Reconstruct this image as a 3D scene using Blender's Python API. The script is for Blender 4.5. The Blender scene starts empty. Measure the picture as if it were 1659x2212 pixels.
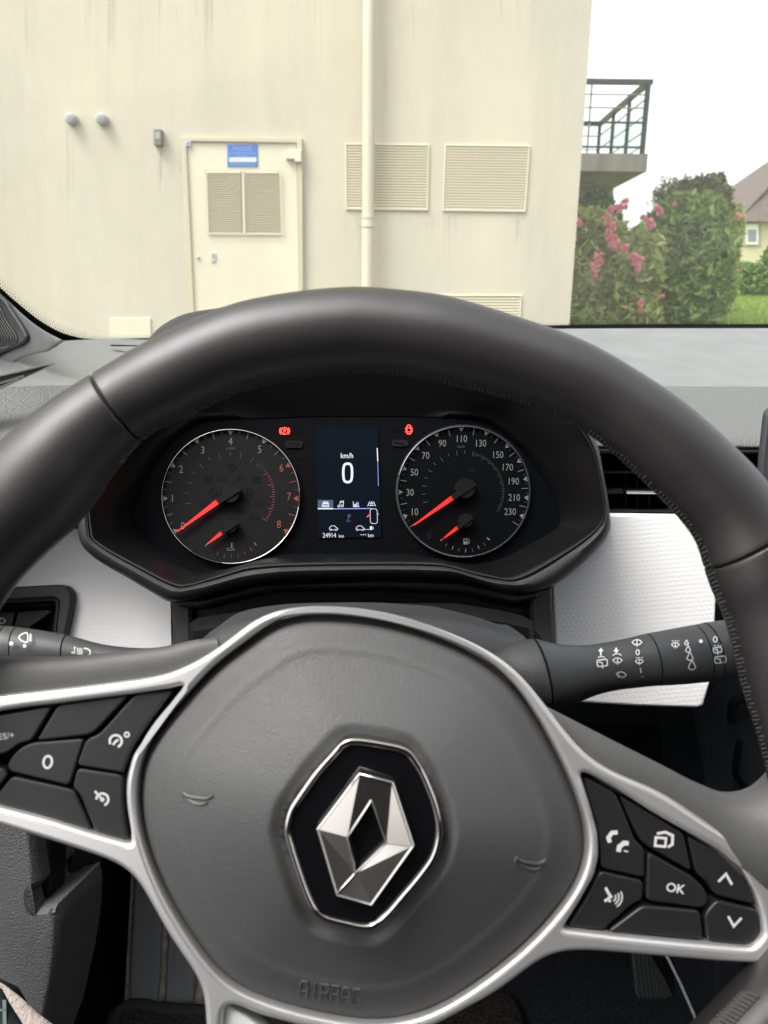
import bpy, bmesh, math, random
from mathutils import Vector, Matrix, noise
random.seed(7)
rad = math.radians
S = bpy.context.scene
COL = S.collection
# ---------------------------------------------------------------- camera frame
FQ, CX, CY = 1661.0, 829.5, 1106.0          # focal length and centre of a 1659 x 2212 sheet
EYE = Vector((0, 0, 1.05))
PT, RL = rad(15.0), rad(0.66)
Fv = Vector((0, math.cos(PT), -math.sin(PT)))
R0 = Vector((1, 0, 0)); U0 = Vector((0, math.sin(PT), math.cos(PT)))
Rv = R0 * math.cos(RL) + U0 * math.sin(RL)
Uv = U0 * math.cos(RL) - R0 * math.sin(RL)
def ray(x, y): return Fv + Rv * ((x - CX) / FQ) - Uv * ((y - CY) / FQ)
def P(x, y, d): return EYE + ray(x, y) * d
class Plane:
    def __init__(s, x, y, d, tilt, yaw=0.0, org=None):
        t, w = rad(tilt), rad(yaw)
        s.o = org if org is not None else P(x, y, d)
        s.u = Vector((math.cos(w), math.sin(w), 0))
        h = Vector((math.sin(w), -math.cos(w), 0))
        s.n = (h * math.cos(t) + Vector((0, 0, math.sin(t)))).normalized()
        s.v = s.n.cross(s.u)
    def p(s, x, y, h=0.0):
        r = ray(x, y); q = s.o + s.n * h
        return EYE + r * ((q - EYE).dot(s.n) / r.dot(s.n))
    def uv(s, x, y, h=0.0):
        q = s.p(x, y, h) - s.o
        return (q.dot(s.u), q.dot(s.v))
    def w(s, a, b, h=0.0): return s.o + s.u * a + s.v * b + s.n * h
# ---------------------------------------------------------------- materials
MATS = {}
def mat(name, base, rough=0.5, metal=0.0, bump=None, emit=None, spec=0.5, var=None, coat=0.0, sheen=0.0):
    m = bpy.data.materials.new(name); m.use_nodes = True
    nt = m.node_tree; N = nt.nodes; L = nt.links; b = N['Principled BSDF']
    b.inputs['Base Color'].default_value = (*base, 1); b.inputs['Roughness'].default_value = rough
    b.inputs['Metallic'].default_value = metal; b.inputs['Specular IOR Level'].default_value = spec
    b.inputs['Coat Weight'].default_value = coat; b.inputs['Coat Roughness'].default_value = 0.15
    b.inputs['Sheen Weight'].default_value = sheen
    if emit:
        b.inputs['Emission Color'].default_value = (*emit[0], 1); b.inputs['Emission Strength'].default_value = emit[1]
    tc = N.new('ShaderNodeTexCoord')
    if var:                                   # (scale, amount, stretch)
        mp = N.new('ShaderNodeMapping'); mp.inputs['Scale'].default_value = var[2]
        nz = N.new('ShaderNodeTexNoise'); nz.inputs['Scale'].default_value = var[0]; nz.inputs['Detail'].default_value = 6
        mx = N.new('ShaderNodeMix'); mx.data_type = 'RGBA'
        mx.inputs[6].default_value = (*[c * (1 - var[1]) for c in base], 1)
        mx.inputs[7].default_value = (*[min(1, c * (1 + var[1])) for c in base], 1)
        L.new(tc.outputs['Object'], mp.inputs['Vector']); L.new(mp.outputs['Vector'], nz.inputs['Vector'])
        cr = N.new('ShaderNodeMapRange'); cr.inputs['From Min'].default_value = .3; cr.inputs['From Max'].default_value = .7
        L.new(nz.outputs['Fac'], cr.inputs['Value'])
        L.new(cr.outputs['Result'], mx.inputs[0]); L.new(mx.outputs[2], b.inputs['Base Color'])
    if bump:                                  # (kind, scale, distance)
        kind, sc, dist = bump[:3]
        bp = N.new('ShaderNodeBump'); bp.inputs['Distance'].default_value = dist; bp.inputs['Strength'].default_value = 1
        if kind == 'leather':
            nz0 = N.new('ShaderNodeTexNoise'); nz0.inputs['Scale'].default_value = sc * .6
            vm = N.new('ShaderNodeMixRGB'); vm.inputs['Fac'].default_value = .004
            L.new(tc.outputs['Object'], vm.inputs[1]); L.new(tc.outputs['Object'], nz0.inputs['Vector']); L.new(nz0.outputs['Color'], vm.inputs[2])
            vo = N.new('ShaderNodeTexVoronoi'); vo.inputs['Scale'].default_value = sc; vo.feature = 'F1'
            L.new(vm.outputs[0], vo.inputs['Vector'])
            nz = N.new('ShaderNodeTexNoise'); nz.inputs['Scale'].default_value = sc * .8; nz.inputs['Detail'].default_value = 3
            L.new(tc.outputs['Object'], nz.inputs['Vector'])
            ad = N.new('ShaderNodeMath'); ad.operation = 'SUBTRACT'
            L.new(nz.outputs['Fac'], ad.inputs[0]); L.new(vo.outputs['Distance'], ad.inputs[1]); L.new(ad.outputs[0], bp.inputs['Height'])
        elif kind == 'noise':
            nz = N.new('ShaderNodeTexNoise'); nz.inputs['Scale'].default_value = sc; nz.inputs['Detail'].default_value = 8
            L.new(tc.outputs['Object'], nz.inputs['Vector']); L.new(nz.outputs['Fac'], bp.inputs['Height'])
        elif kind == 'facets':                # three families of fine grooves make small triangles
            prev = None
            for k, a in enumerate((4, 64, 124)):
                mp = N.new('ShaderNodeMapping'); mp.inputs['Rotation'].default_value = (0, rad(a), 0)
                wv = N.new('ShaderNodeTexWave'); wv.bands_direction = 'Z'; wv.wave_profile = 'TRI'; wv.inputs['Scale'].default_value = sc
                wv.inputs['Distortion'].default_value = 0
                L.new(tc.outputs['Object'], mp.inputs['Vector']); L.new(mp.outputs['Vector'], wv.inputs['Vector'])
                pw = N.new('ShaderNodeMath'); pw.operation = 'MULTIPLY'; pw.inputs[1].default_value = (1, .7, .7)[k]
                L.new(wv.outputs['Fac'], pw.inputs[0])
                if prev is None: prev = pw
                else:
                    ad = N.new('ShaderNodeMath'); ad.operation = 'ADD'; L.new(prev.outputs[0], ad.inputs[0]); L.new(pw.outputs[0], ad.inputs[1]); prev = ad
            L.new(prev.outputs[0], bp.inputs['Height'])
        elif kind == 'ribs':
            wv = N.new('ShaderNodeTexWave'); wv.inputs['Scale'].default_value = sc; wv.bands_direction = bump[3]
            L.new(tc.outputs['Object'], wv.inputs['Vector']); L.new(wv.outputs['Fac'], bp.inputs['Height'])
        L.new(bp.outputs['Normal'], b.inputs['Normal'])
    MATS[name] = m; return m
M = lambda n: MATS[n]
mat('rim_leather', (.0155, .0138, .014), .42, bump=('leather', 1700, .00004), spec=.8)
mat('airbag_skin', (.080, .080, .081), .48, bump=('leather', 1200, .00013), spec=.45)
mat('spoke_leather', (.075, .075, .075), .45, bump=('leather', 1500, .00006))
mat('moat_skin', (.03, .031, .034), .5, bump=('leather', 620, .0005))
mat('satin_metal', (.72, .70, .69), .36, .75)
mat('chrome', (.56, .53, .50), .09, 1.0)
mat('chrome_face', (.68, .64, .60), .24, 1.0)
mat('ring_dark', (.14, .145, .15), .3, .8)
mat('insert_pale_reflection', (.62, .65, .62), .35)  # bright reflection of the glossy insert put into a pale base colour
mat('chrome_satin', (.42, .40, .38), .2, 1.0)
mat('gloss_black', (.004, .004, .005), .05, coat=.6)
mat('button_black', (.013, .013, .0135), .45)
mat('gap_black', (.004, .004, .004), .8, spec=.1)
mat('print_white', (.62, .62, .62), .5)
mat('print_dim', (.25, .25, .25), .5)
mat('emboss', (.082, .082, .083), .48)
mat('dash_grain', (.115, .116, .113), .50, bump=('leather', 420, .0009), spec=.5)
mat('dash_smooth', (.17, .172, .172), .5, bump=('noise', 700, .0004), spec=.5, var=(25, .10, (1, 1, 1)))  # paler base stands in for grazing sky reflection along the ledge
mat('pillar_plastic', (.11, .112, .11), .55, bump=('noise', 1500, .0002))
mat('grille_plastic', (.03, .03, .03), .5)
mat('trim_white', (.84, .83, .83), .6, bump=('facets', 92, .00008), spec=.3)
mat('black_plastic', (.006, .006, .0065), .50, spec=.28, bump=('noise', 2500, .00012))
mat('hood_plastic', (.013, .013, .0135), .42, bump=('leather', 1800, .00016))
mat('hood_inner', (.005, .005, .0055), .30, spec=.3)
mat('panel_black', (.0022, .0024, .0032), .38, spec=.05)
mat('dial_left', (.0055, .0052, .0055), .42, spec=.12)
mat('dial_right', (.0018, .0021, .003), .42, spec=.05)
mat('needle_cap', (.0035, .0035, .0035), .55, bump=('noise', 1200, .0001), spec=.12)
mat('dial_print', (.075, .075, .07), .5, emit=((.5, .5, .48), 0.0353))
mat('dial_dim', (.022, .022, .022), .5, emit=((.5, .5, .48), 0.0088))
mat('dial_ghost', (.0048, .0048, .005), .5, spec=.05)
mat('dial_ghost_text', (.012, .012, .012), .5, spec=.05)
mat('dial_red', (.12, .014, .01), .5, emit=((.9, .10, .06), 0.0353))
mat('needle_red', (.6, .006, .004), .4, emit=((1, .012, .006), 0.2941))
mat('lamp_red', (.8, .02, .01), .4, emit=((1, .03, .02), 2.2))
mat('screen_dark', (.002, .003, .005), .3, spec=.04, emit=((.05, .12, .22), 0.0103))
mat('screen_tab', (.02, .03, .05), .3, emit=((.10, .17, .30), 0.1324))
mat('screen_white', (.02, .02, .02), .4, emit=((.92, .95, 1), 0.3088))
mat('screen_blue', (.1, .1, .3), .4, emit=((.32, .36, .85), 0.2647))
mat('screen_dimblue', (.02, .03, .06), .4, emit=((.12, .16, .45), 0.0824))
mat('screen_red', (.5, .02, .02), .4, emit=((1, .10, .06), 0.2647))
mat('stalk_plastic', (.034, .035, .037), .45, bump=('noise', 2600, .0001))
mat('shroud_plastic', (.036, .037, .039), .55, bump=('noise', 1800, .0003))
mat('shroud_dark', (.004, .004, .0045), .6, bump=('leather', 900, .0003), spec=.15)
mat('thread', (.055, .052, .05), .7)
mat('carpet', (.012, .013, .015), .95, bump=('noise', 700, .004), var=(300, .7, (1, 1, 1)), spec=.1)
mat('carpet_brown', (.018, .015, .013), .95, bump=('noise', 900, .005), var=(250, .8, (1, 1, 1)), spec=.1)
mat('cabin_dark', (.008, .009, .011), .8, spec=.15)
mat('kick_grain', (.075, .074, .076), .42, bump=('leather', 800, .00045))
mat('foot_plastic', (.19, .19, .195), .42, bump=('leather', 700, .0006))
mat('strip_worn', (.34, .29, .24), .7, var=(120, .5, (1, 1, .15)))
mat('mat_pile', (.07, .07, .071), .95, bump=('noise', 420, .006), var=(420, .8, (1, 1, 1)), spec=.1)
mat('mat_binding', (.07, .071, .073), .85, bump=('ribs', 180, .001, 'X'), spec=.15)
mat('rubber', (.012, .013, .014), .5)
mat('rib_cloth', (.33, .27, .24), .9, bump=('noise', 400, .002), sheen=.3)
mat('check_cloth', (.018, .026, .026), .9, var=(40, .5, (1, 1, 1)), spec=.1)
mat('check_line', (.10, .13, .13), .9)
mat('seat_cloth', (.028, .027, .027), .9, bump=('noise', 400, .001))
mat('frit', (.012, .014, .015), .4)
mat('tablet', (.035, .038, .042), .35)
mat('body_metal', (.18, .18, .18), .4)
# outdoors
mat('door_cream', (.62, .575, .42), .5, var=(3, .05, (1, 1, .4)))
mat('frame_cream', (.50, .44, .31), .5)
mat('louvre', (.60, .545, .39), .55)
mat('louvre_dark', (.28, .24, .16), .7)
mat('louvre_body', (.47, .42, .29), .6)
mat('pipe_cream', (.56, .505, .38), .45)
mat('cap_white', (.42, .44, .43), .5)
mat('box_grey', (.15, .15, .12), .6)
mat('sign_blue', (.03, .14, .48), .4)
mat('sign_pale', (.55, .60, .62), .5)
mat('sign_text', (.25, .38, .66), .5)
mat('sign_rust', (.55, .38, .10), .6)
mat('concrete', (.34, .32, .26), .8, var=(4, .25, (1, 1, .3)))
mat('rail_green', (.035, .055, .06), .4)
mat('rail_light', (.30, .33, .28), .4)
mat('roof_tile', (.105, .082, .07), .9, bump=('ribs', 3, .02, 'Z'), var=(6, .3, (1, 1, 1)))
mat('house_wall', (.52, .47, .33), .8)
mat('window_white', (.75, .75, .75), .5)
mat('window_glass', (.20, .24, .28), .1)
mat('stem', (.10, .075, .05), .9)
def leafmat(name, cols, rough=.55):
    m = bpy.data.materials.new(name); m.use_nodes = True; N = m.node_tree.nodes; L = m.node_tree.links; b = N['Principled BSDF']
    g = N.new('ShaderNodeNewGeometry'); r = N.new('ShaderNodeValToRGB')
    r.color_ramp.elements[0].color = (*cols[0], 1); r.color_ramp.elements[-1].color = (*cols[-1], 1)
    for i, c in enumerate(cols[1:-1]):
        e = r.color_ramp.elements.new((i + 1) / (len(cols) - 1)); e.color = (*c, 1)
    L.new(g.outputs['Random Per Island'], r.inputs['Fac']); L.new(r.outputs['Color'], b.inputs['Base Color'])
    b.inputs['Roughness'].default_value = rough; b.inputs['Subsurface Weight'].default_value = 0
    t = N.new('ShaderNodeBsdfTranslucent'); L.new(r.outputs['Color'], t.inputs['Color'])
    mx = N.new('ShaderNodeMixShader'); mx.inputs[0].default_value = .3
    L.new(b.outputs[0], mx.inputs[1]); L.new(t.outputs[0], mx.inputs[2]); L.new(mx.outputs[0], N['Material Output'].inputs['Surface'])
    MATS[name] = m
leafmat('leaf_mixed', [(.19, .26, .05), (.38, .46, .12), (.55, .56, .22), (.26, .36, .08)])
leafmat('leaf_deep', [(.13, .22, .04), (.25, .38, .08), (.34, .48, .14), (.18, .29, .06)])
leafmat('leaf_reddish', [(.16, .14, .06), (.24, .20, .10), (.14, .22, .06)])
leafmat('leaf_hedge', [(.10, .20, .03), (.22, .38, .07), (.08, .16, .03)])
leafmat('leaf_conifer', [(.03, .05, .03), (.05, .08, .045)])
leafmat('petal', [(.88, .28, .36), (.95, .50, .55), (.92, .38, .45)], .6)
leafmat('grass_blade', [(.16, .26, .03), (.26, .36, .06), (.20, .30, .05)])
# render wall: streaks and weathering
def wallmat():
    m = mat('wall_cream', (.80, .72, .51), .85)
    N = m.node_tree.nodes; L = m.node_tree.links; b = N['Principled BSDF']; tc = N['Texture Coordinate']
    def nz(scale, stretch, det=6):
        mp = N.new('ShaderNodeMapping'); mp.inputs['Scale'].default_value = stretch
        t = N.new('ShaderNodeTexNoise'); t.inputs['Scale'].default_value = scale; t.inputs['Detail'].default_value = det
        L.new(tc.outputs['Object'], mp.inputs['Vector']); L.new(mp.outputs['Vector'], t.inputs['Vector'])
        r = N.new('ShaderNodeMapRange'); r.inputs['From Min'].default_value = .35; r.inputs['From Max'].default_value = .68
        L.new(t.outputs['Fac'], r.inputs['Value']); return r.outputs['Result']
    def mix(f, a, c2):
        x = N.new('ShaderNodeMix'); x.data_type = 'RGBA'; L.new(f, x.inputs[0])
        if isinstance(a, tuple): x.inputs[6].default_value = (*a, 1)
        else: L.new(a, x.inputs[6])
        if isinstance(c2, tuple): x.inputs[7].default_value = (*c2, 1)
        else: L.new(c2, x.inputs[7])
        return x.outputs[2]
    def mul(f, k):
        x = N.new('ShaderNodeMath'); x.operation = 'MULTIPLY'; L.new(f, x.inputs[0]); x.inputs[1].default_value = k; return x.outputs[0]
    c = mix(nz(1.1, (1, 1, .55)), (.575, .53, .395), (.48, .45, .362))
    c = mix(mul(nz(3.0, (1, 1, .12)), .45), c, (.40, .365, .28))
    c = mix(mul(nz(14, (1, 1, .25)), .25), c, (.60, .555, .42))
    c = mix(mul(nz(60, (1, 1, 1)), .18), c, (.40, .37, .29))
    L.new(c, b.inputs['Base Color'])
    bp = N.new('ShaderNodeBump'); bp.inputs['Distance'].default_value = .003
    t = N.new('ShaderNodeTexNoise'); t.inputs['Scale'].default_value = 130; t.inputs['Detail'].default_value = 6
    L.new(tc.outputs['Object'], t.inputs['Vector']); L.new(t.outputs['Fac'], bp.inputs['Height']); L.new(bp.outputs['Normal'], b.inputs['Normal'])
wallmat()
def stainmat():
    m = bpy.data.materials.new('wall_stain'); m.use_nodes = True; N = m.node_tree.nodes; L = m.node_tree.links; b = N['Principled BSDF']
    b.inputs['Base Color'].default_value = (.30, .27, .20, 1); b.inputs['Roughness'].default_value = .9
    tc = N.new('ShaderNodeTexCoord'); mp = N.new('ShaderNodeMapping'); mp.inputs['Scale'].default_value = (1, 1, .15)
    t = N.new('ShaderNodeTexNoise'); t.inputs['Scale'].default_value = 9; t.inputs['Detail'].default_value = 5
    L.new(tc.outputs['Object'], mp.inputs['Vector']); L.new(mp.outputs['Vector'], t.inputs['Vector'])
    r = N.new('ShaderNodeMapRange'); r.inputs['From Min'].default_value = .45; r.inputs['From Max'].default_value = .8; r.inputs['To Max'].default_value = .13
    L.new(t.outputs['Fac'], r.inputs['Value']); L.new(r.outputs['Result'], b.inputs['Alpha']); MATS['wall_stain'] = m
stainmat()
def glassmat(name, tint, refl=1.0, dust_veil=0):
    m = bpy.data.materials.new(name); m.use_nodes = True; N = m.node_tree.nodes; L = m.node_tree.links
    N.remove(N['Principled BSDF'])
    t = N.new('ShaderNodeBsdfTransparent'); t.inputs['Color'].default_value = (*tint, 1)
    g = N.new('ShaderNodeBsdfGlossy'); g.inputs['Roughness'].default_value = .02
    f = N.new('ShaderNodeFresnel'); f.inputs['IOR'].default_value = 1.45
    k = N.new('ShaderNodeMath'); k.operation = 'MULTIPLY'; k.inputs[1].default_value = refl
    x = N.new('ShaderNodeMixShader'); L.new(f.outputs[0], k.inputs[0]); L.new(k.outputs[0], x.inputs[0])
    L.new(t.outputs[0], x.inputs[1]); L.new(g.outputs[0], x.inputs[2]); last = x
    if dust_veil:  # translucent dust film mixed in as a haze veil over the outside view
        d = N.new('ShaderNodeBsdfTranslucent'); d.inputs['Color'].default_value = (.93, .93, .86, 1)
        tc = N.new('ShaderNodeTexCoord'); nz = N.new('ShaderNodeTexNoise'); nz.inputs['Scale'].default_value = 3; nz.inputs['Detail'].default_value = 8
        mr = N.new('ShaderNodeMapRange'); mr.inputs['To Min'].default_value = dust_veil * .7; mr.inputs['To Max'].default_value = dust_veil * 1.3
        L.new(tc.outputs['Object'], nz.inputs['Vector']); L.new(nz.outputs['Fac'], mr.inputs['Value'])
        y = N.new('ShaderNodeMixShader'); L.new(mr.outputs['Result'], y.inputs[0]); L.new(x.outputs[0], y.inputs[1]); L.new(d.outputs[0], y.inputs[2]); last = y
    L.new(last.outputs[0], N['Material Output'].inputs['Surface'])
    MATS[name] = m
glassmat('windscreen_glass', (.98, 1, .985), .07, .028)
glassmat('frosted', (.93, .975, .95), .1)
def groundmat(name, a, bcol, sc):
    m = mat(name, a, .95, var=None); N = m.node_tree.nodes; L = m.node_tree.links; b = N['Principled BSDF']; tc = N['Texture Coordinate']
    t = N.new('ShaderNodeTexNoise'); t.inputs['Scale'].default_value = sc; t.inputs['Detail'].default_value = 10
    x = N.new('ShaderNodeMix'); x.data_type = 'RGBA'; x.inputs[6].default_value = (*a, 1); x.inputs[7].default_value = (*bcol, 1)
    L.new(tc.outputs['Object'], t.inputs['Vector']); L.new(t.outputs['Fac'], x.inputs[0]); L.new(x.outputs[2], b.inputs['Base Color'])
groundmat('asphalt', (.045, .045, .047), (.07, .07, .07), 30)
groundmat('lawn_ground', (.17, .26, .03), (.28, .36, .06), 6)
# ---------------------------------------------------------------- object helpers
ROOT = {}
def setp(o, label=None, cat=None, group=None, kind=None):
    for k, v in (('label', label), ('category', cat), ('group', group), ('kind', kind)):
        if v: o[k] = v
    return o
def thing(name, loc, label, cat, group=None):
    o = bpy.data.objects.new(name, None); COL.objects.link(o); o.location = loc; o.empty_display_size = .05
    ROOT[o.name] = Vector(loc); return setp(o, label, cat, group)
class MB:
    def __init__(s): s.v = []; s.f = []; s.m = []
    def add(s, vs, fs, mi=0):
        o = len(s.v); s.v += [Vector(q) for q in vs]
        s.f += [tuple(i + o for i in f) for f in fs]; s.m += [mi] * len(fs)
    def build(s, name, mats, parent=None, smooth=35, label=None):
        if isinstance(mats, str): mats = [mats]
        off = ROOT[parent.name] if parent is not None else Vector((0, 0, 0))
        me = bpy.data.meshes.new(name); me.from_pydata([q - off for q in s.v], [], s.f)
        for n_ in mats: me.materials.append(MATS[n_])
        me.polygons.foreach_set('material_index', s.m)
        bm = bmesh.new(); bm.from_mesh(me)
        big = [f for f in bm.faces if len(f.verts) > 4]
        if big: bmesh.ops.triangulate(bm, faces=big)
        bmesh.ops.recalc_face_normals(bm, faces=bm.faces)
        bm.to_mesh(me); bm.free()
        if smooth:
            me.polygons.foreach_set('use_smooth', [True] * len(me.polygons)); me.set_sharp_from_angle(angle=rad(smooth))
        o = bpy.data.objects.new(name, me); COL.objects.link(o)
        if parent is not None: o.parent = parent; ROOT[o.name] = off
        if label: o['label'] = label
        if smooth and len(me.polygons) < 9000:
            wm = o.modifiers.new('wn', 'WEIGHTED_NORMAL'); wm.keep_sharp = True; wm.weight = 90
        return o
def catmull(pts, n=8, closed=True):
    out = []; k = len(pts)
    for i in range(k if closed else k - 1):
        g = lambda j: pts[j % k] if closed else pts[max(0, min(k - 1, j))]
        a, b, c, d = g(i - 1), g(i), g(i + 1), g(i + 2)
        for t in range(n):
            t = t / n; t2 = t * t; t3 = t2 * t
            out.append(tuple(.5 * (2 * b[q] + (c[q] - a[q]) * t + (2 * a[q] - 5 * b[q] + 4 * c[q] - d[q]) * t2 + (3 * b[q] - a[q] - 3 * c[q] + d[q]) * t3) for q in range(len(b))))
    if not closed: out.append(tuple(pts[-1]))
    return out
def rounded(pts, r, seg=4):
    out = []; k = len(pts)
    for i in range(k):
        p = Vector(pts[i]); a = Vector(pts[i - 1]); b = Vector(pts[(i + 1) % k])
        da, db = (a - p), (b - p); rr = min(r, da.length * .45, db.length * .45)
        s0 = p + da.normalized() * rr; s1 = p + db.normalized() * rr
        for j in range(seg + 1):
            t = j / seg; out.append(tuple((1 - t) ** 2 * s0 + 2 * t * (1 - t) * p + t * t * s1))
    return out
def relax(pts, n, k):
    q = resample(catmull(pts, 5), n)
    for _ in range(k): q = [tuple((a + 2 * b + c) / 4 for a, b, c in zip(q[i - 1], q[i], q[(i + 1) % n])) for i in range(n)]
    return q
def resample(pts, n, closed=True):
    q = [Vector(p) for p in pts] + ([Vector(pts[0])] if closed else [])
    L_ = [0]
    for a, b in zip(q, q[1:]): L_.append(L_[-1] + (b - a).length)
    out = []; j = 0; m = n if closed else n - 1
    for i in range(n):
        s = L_[-1] * i / m
        while j < len(L_) - 2 and L_[j + 1] < s: j += 1
        t = (s - L_[j]) / max(1e-9, L_[j + 1] - L_[j]); out.append(tuple(q[j].lerp(q[j + 1], min(1, t))))
    return out
def area(p): return sum(p[i - 1][0] * p[i][1] - p[i][0] * p[i - 1][1] for i in range(len(p))) / 2
def inset(pts, d):
    if abs(d) < 1e-9: return list(pts)
    sg = 1 if area(pts) > 0 else -1; k = len(pts); out = []
    for i in range(k):
        a, p, b = Vector(pts[i - 1]), Vector(pts[i]), Vector(pts[(i + 1) % k])
        e1 = (p - a); e2 = (b - p)
        if e1.length < 1e-9: e1 = e2
        if e2.length < 1e-9: e2 = e1
        e1 = e1.normalized(); e2 = e2.normalized()
        n1 = Vector((-e1.y, e1.x)); n2 = Vector((-e2.y, e2.x)); n = n1 + n2
        if n.length < 1e-6: n = n1
        n.normalize(); c = max(.5, n.dot(n1)); q = p + n * (sg * d / c); out.append((q.x, q.y))
    return out
def loft(mb, rings, closed=True, caps=(False, False), mi=0):
    n = len(rings[0]); vs = [p for r in rings for p in r]; fs = []
    for i in range(len(rings) - 1):
        for j in range(n if closed else n - 1):
            k = (j + 1) % n; fs.append((i * n + j, i * n + k, (i + 1) * n + k, (i + 1) * n + j))
    if caps[0]: fs.append(tuple(range(n)))
    if caps[1]: fs.append(tuple((len(rings) - 1) * n + j for j in range(n)))
    mb.add(vs, fs, mi)
def pad(mb, pl, px, prof, mi=0, h0=0, cap=True):
    """outline in sheet units on plane pl; prof = [(inset m, height m)...]"""
    uv = [pl.uv(x, y, h0) for x, y in px]
    loft(mb, [[pl.w(a, b, h) for a, b in inset(uv, d)] for d, h in prof], True, (False, cap), mi)
def box(mb, pl, x0, y0, x1, y1, h0, h1, mi=0, bev=0.0):
    a = [(x0, y0), (x1, y0), (x1, y1), (x0, y1)]
    pad(mb, pl, a, [(0, h0), (0, h1 - bev), (bev, h1)] if bev else [(0, h0), (0, h1)], mi, h0=h1)
def cube(mb, a, b, mi=0):
    x0, y0, z0 = a; x1, y1, z1 = b
    v = [(x, y, z) for z in (z0, z1) for x, y in ((x0, y0), (x1, y0), (x1, y1), (x0, y1))]
    mb.add(v, [(0, 1, 2, 3), (4, 5, 6, 7), (0, 1, 5, 4), (1, 2, 6, 5), (2, 3, 7, 6), (3, 0, 4, 7)], mi)
def tube(mb, pts, r, seg=10, mi=0, closed=False, caps=True):
    q = [Vector(p) for p in pts]; k = len(q); rings = []; prev = None
    for i in range(k):
        a = q[i - 1] if (i > 0 or closed) else q[i]; b = q[(i + 1) % k] if (i < k - 1 or closed) else q[i]
        t = (b - a).normalized()
        if prev is None: prev = t.orthogonal().normalized()
        u = (prev - t * prev.dot(t)).normalized(); prev = u; w = t.cross(u)
        rr = r[i] if isinstance(r, (list, tuple)) else r
        rings.append([q[i] + (u * math.cos(2 * math.pi * j / seg) + w * math.sin(2 * math.pi * j / seg)) * rr for j in range(seg)])
    if closed: rings.append(rings[0])
    loft(mb, rings, True, (caps and not closed, caps and not closed), mi)
def edge_loft(mb, pl, pairs, h0, df=1.0, seg=24, n=10, mi=0, hs=None, sh=2.0):
    """limb whose silhouette runs between paired edge points lying on plane pl"""
    pp = catmull([(*a, *b) for a, b in pairs], n, False); rings = []
    for i, (ax, ay, bx, by) in enumerate(pp):
        hh = h0 if hs is None else hs[0] + (hs[1] - hs[0]) * i / (len(pp) - 1)
        A = pl.p(ax, ay, hh); B = pl.p(bx, by, hh); c = (A + B) / 2; e = (A - B) / 2
        rings.append([c + e * (math.copysign(abs(math.cos(t)) ** (2 / sh), math.cos(t))) + pl.n * (e.length * df * math.copysign(abs(math.sin(t)) ** (2 / sh), math.sin(t))) for t in [2 * math.pi * j / seg for j in range(seg)]])
    loft(mb, rings, True, (True, True), mi)
def slab(mb, pl, splines, h, thick, bev, mi=0, res=2):
    """filled 2D outline with holes, bevelled, its face at height h over plane pl"""
    cu = bpy.data.curves.new('t', 'CURVE'); cu.dimensions = '2D'; cu.fill_mode = 'BOTH'
    K = 100
    for sp in splines:
        uv = [pl.uv(x, y, h) for x, y in sp]
        s = cu.splines.new('POLY'); s.points.add(len(uv) - 1); s.use_cyclic_u = True
        for q, (a, b) in zip(s.points, uv): q.co = (a * K, b * K, 0, 1)
    cu.bevel_depth = bev * K; cu.offset = -bev * K; cu.extrude = (thick / 2 - bev) * K; cu.bevel_resolution = res
    o = bpy.data.objects.new('t', cu); COL.objects.link(o); bpy.context.view_layer.update()
    dg = bpy.context.evaluated_depsgraph_get(); me = bpy.data.meshes.new_from_object(o.evaluated_get(dg))
    mb.add([pl.w(v.co.x / K, v.co.y / K, h - thick / 2 + v.co.z / K) for v in me.vertices], [tuple(p.vertices) for p in me.polygons], mi)
    bpy.data.objects.remove(o); bpy.data.curves.remove(cu); bpy.data.meshes.remove(me)
def text(mb, sf, s, x, y, cap, h, ang=0, sx=1.0, mi=0, w=0.0):
    cu = bpy.data.curves.new('t', 'FONT'); cu.body = s; cu.size = 1; cu.align_x = 'CENTER'; cu.resolution_u = 3; cu.offset = w
    o = bpy.data.objects.new('t', cu); COL.objects.link(o); bpy.context.view_layer.update()
    dg = bpy.context.evaluated_depsgraph_get(); me = bpy.data.meshes.new_from_object(o.evaluated_get(dg))
    k = cap / .73; ca, sa = math.cos(rad(ang)), math.sin(rad(ang)); vs = []
    for v in me.vertices:
        a, b = v.co.x * k * sx, (v.co.y - .365) * k
        vs.append(sf.p(x + a * ca + b * sa, y + a * sa - b * ca, h))
    mb.add(vs, [tuple(p.vertices) for p in me.polygons], mi)
    bpy.data.objects.remove(o); bpy.data.curves.remove(cu); bpy.data.meshes.remove(me)
def stroke(mb, sf, pts, w, h, mi=0, closed=False, at=(0, 0), sc=1.0, ang=0):
    ca, sa = math.cos(rad(ang)), math.sin(rad(ang))
    q = [Vector((at[0] + (x * ca - y * sa) * sc, at[1] + (x * sa + y * ca) * sc)) for x, y in pts]; k = len(q); L_ = []; R_ = []
    for i in range(k):
        a = q[i - 1] if (i > 0 or closed) else q[i]; b = q[(i + 1) % k] if (i < k - 1 or closed) else q[i]
        d1 = (q[i] - a); d2 = (b - q[i])
        if d1.length < 1e-9: d1 = d2
        if d2.length < 1e-9: d2 = d1
        d1 = d1.normalized(); d2 = d2.normalized(); n1 = Vector((-d1.y, d1.x)); n = n1 + Vector((-d2.y, d2.x))
        n = n.normalized() if n.length > 1e-6 else n1
        m = n * (w / 2 / max(.5, n.dot(n1))); L_.append(sf.p(*(q[i] + m), h)); R_.append(sf.p(*(q[i] - m), h))
    vs = L_ + R_; fs = [(i, (i + 1) % k, k + (i + 1) % k, k + i) for i in range(k if closed else k - 1)]
    mb.add(vs, fs, mi)
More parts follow.
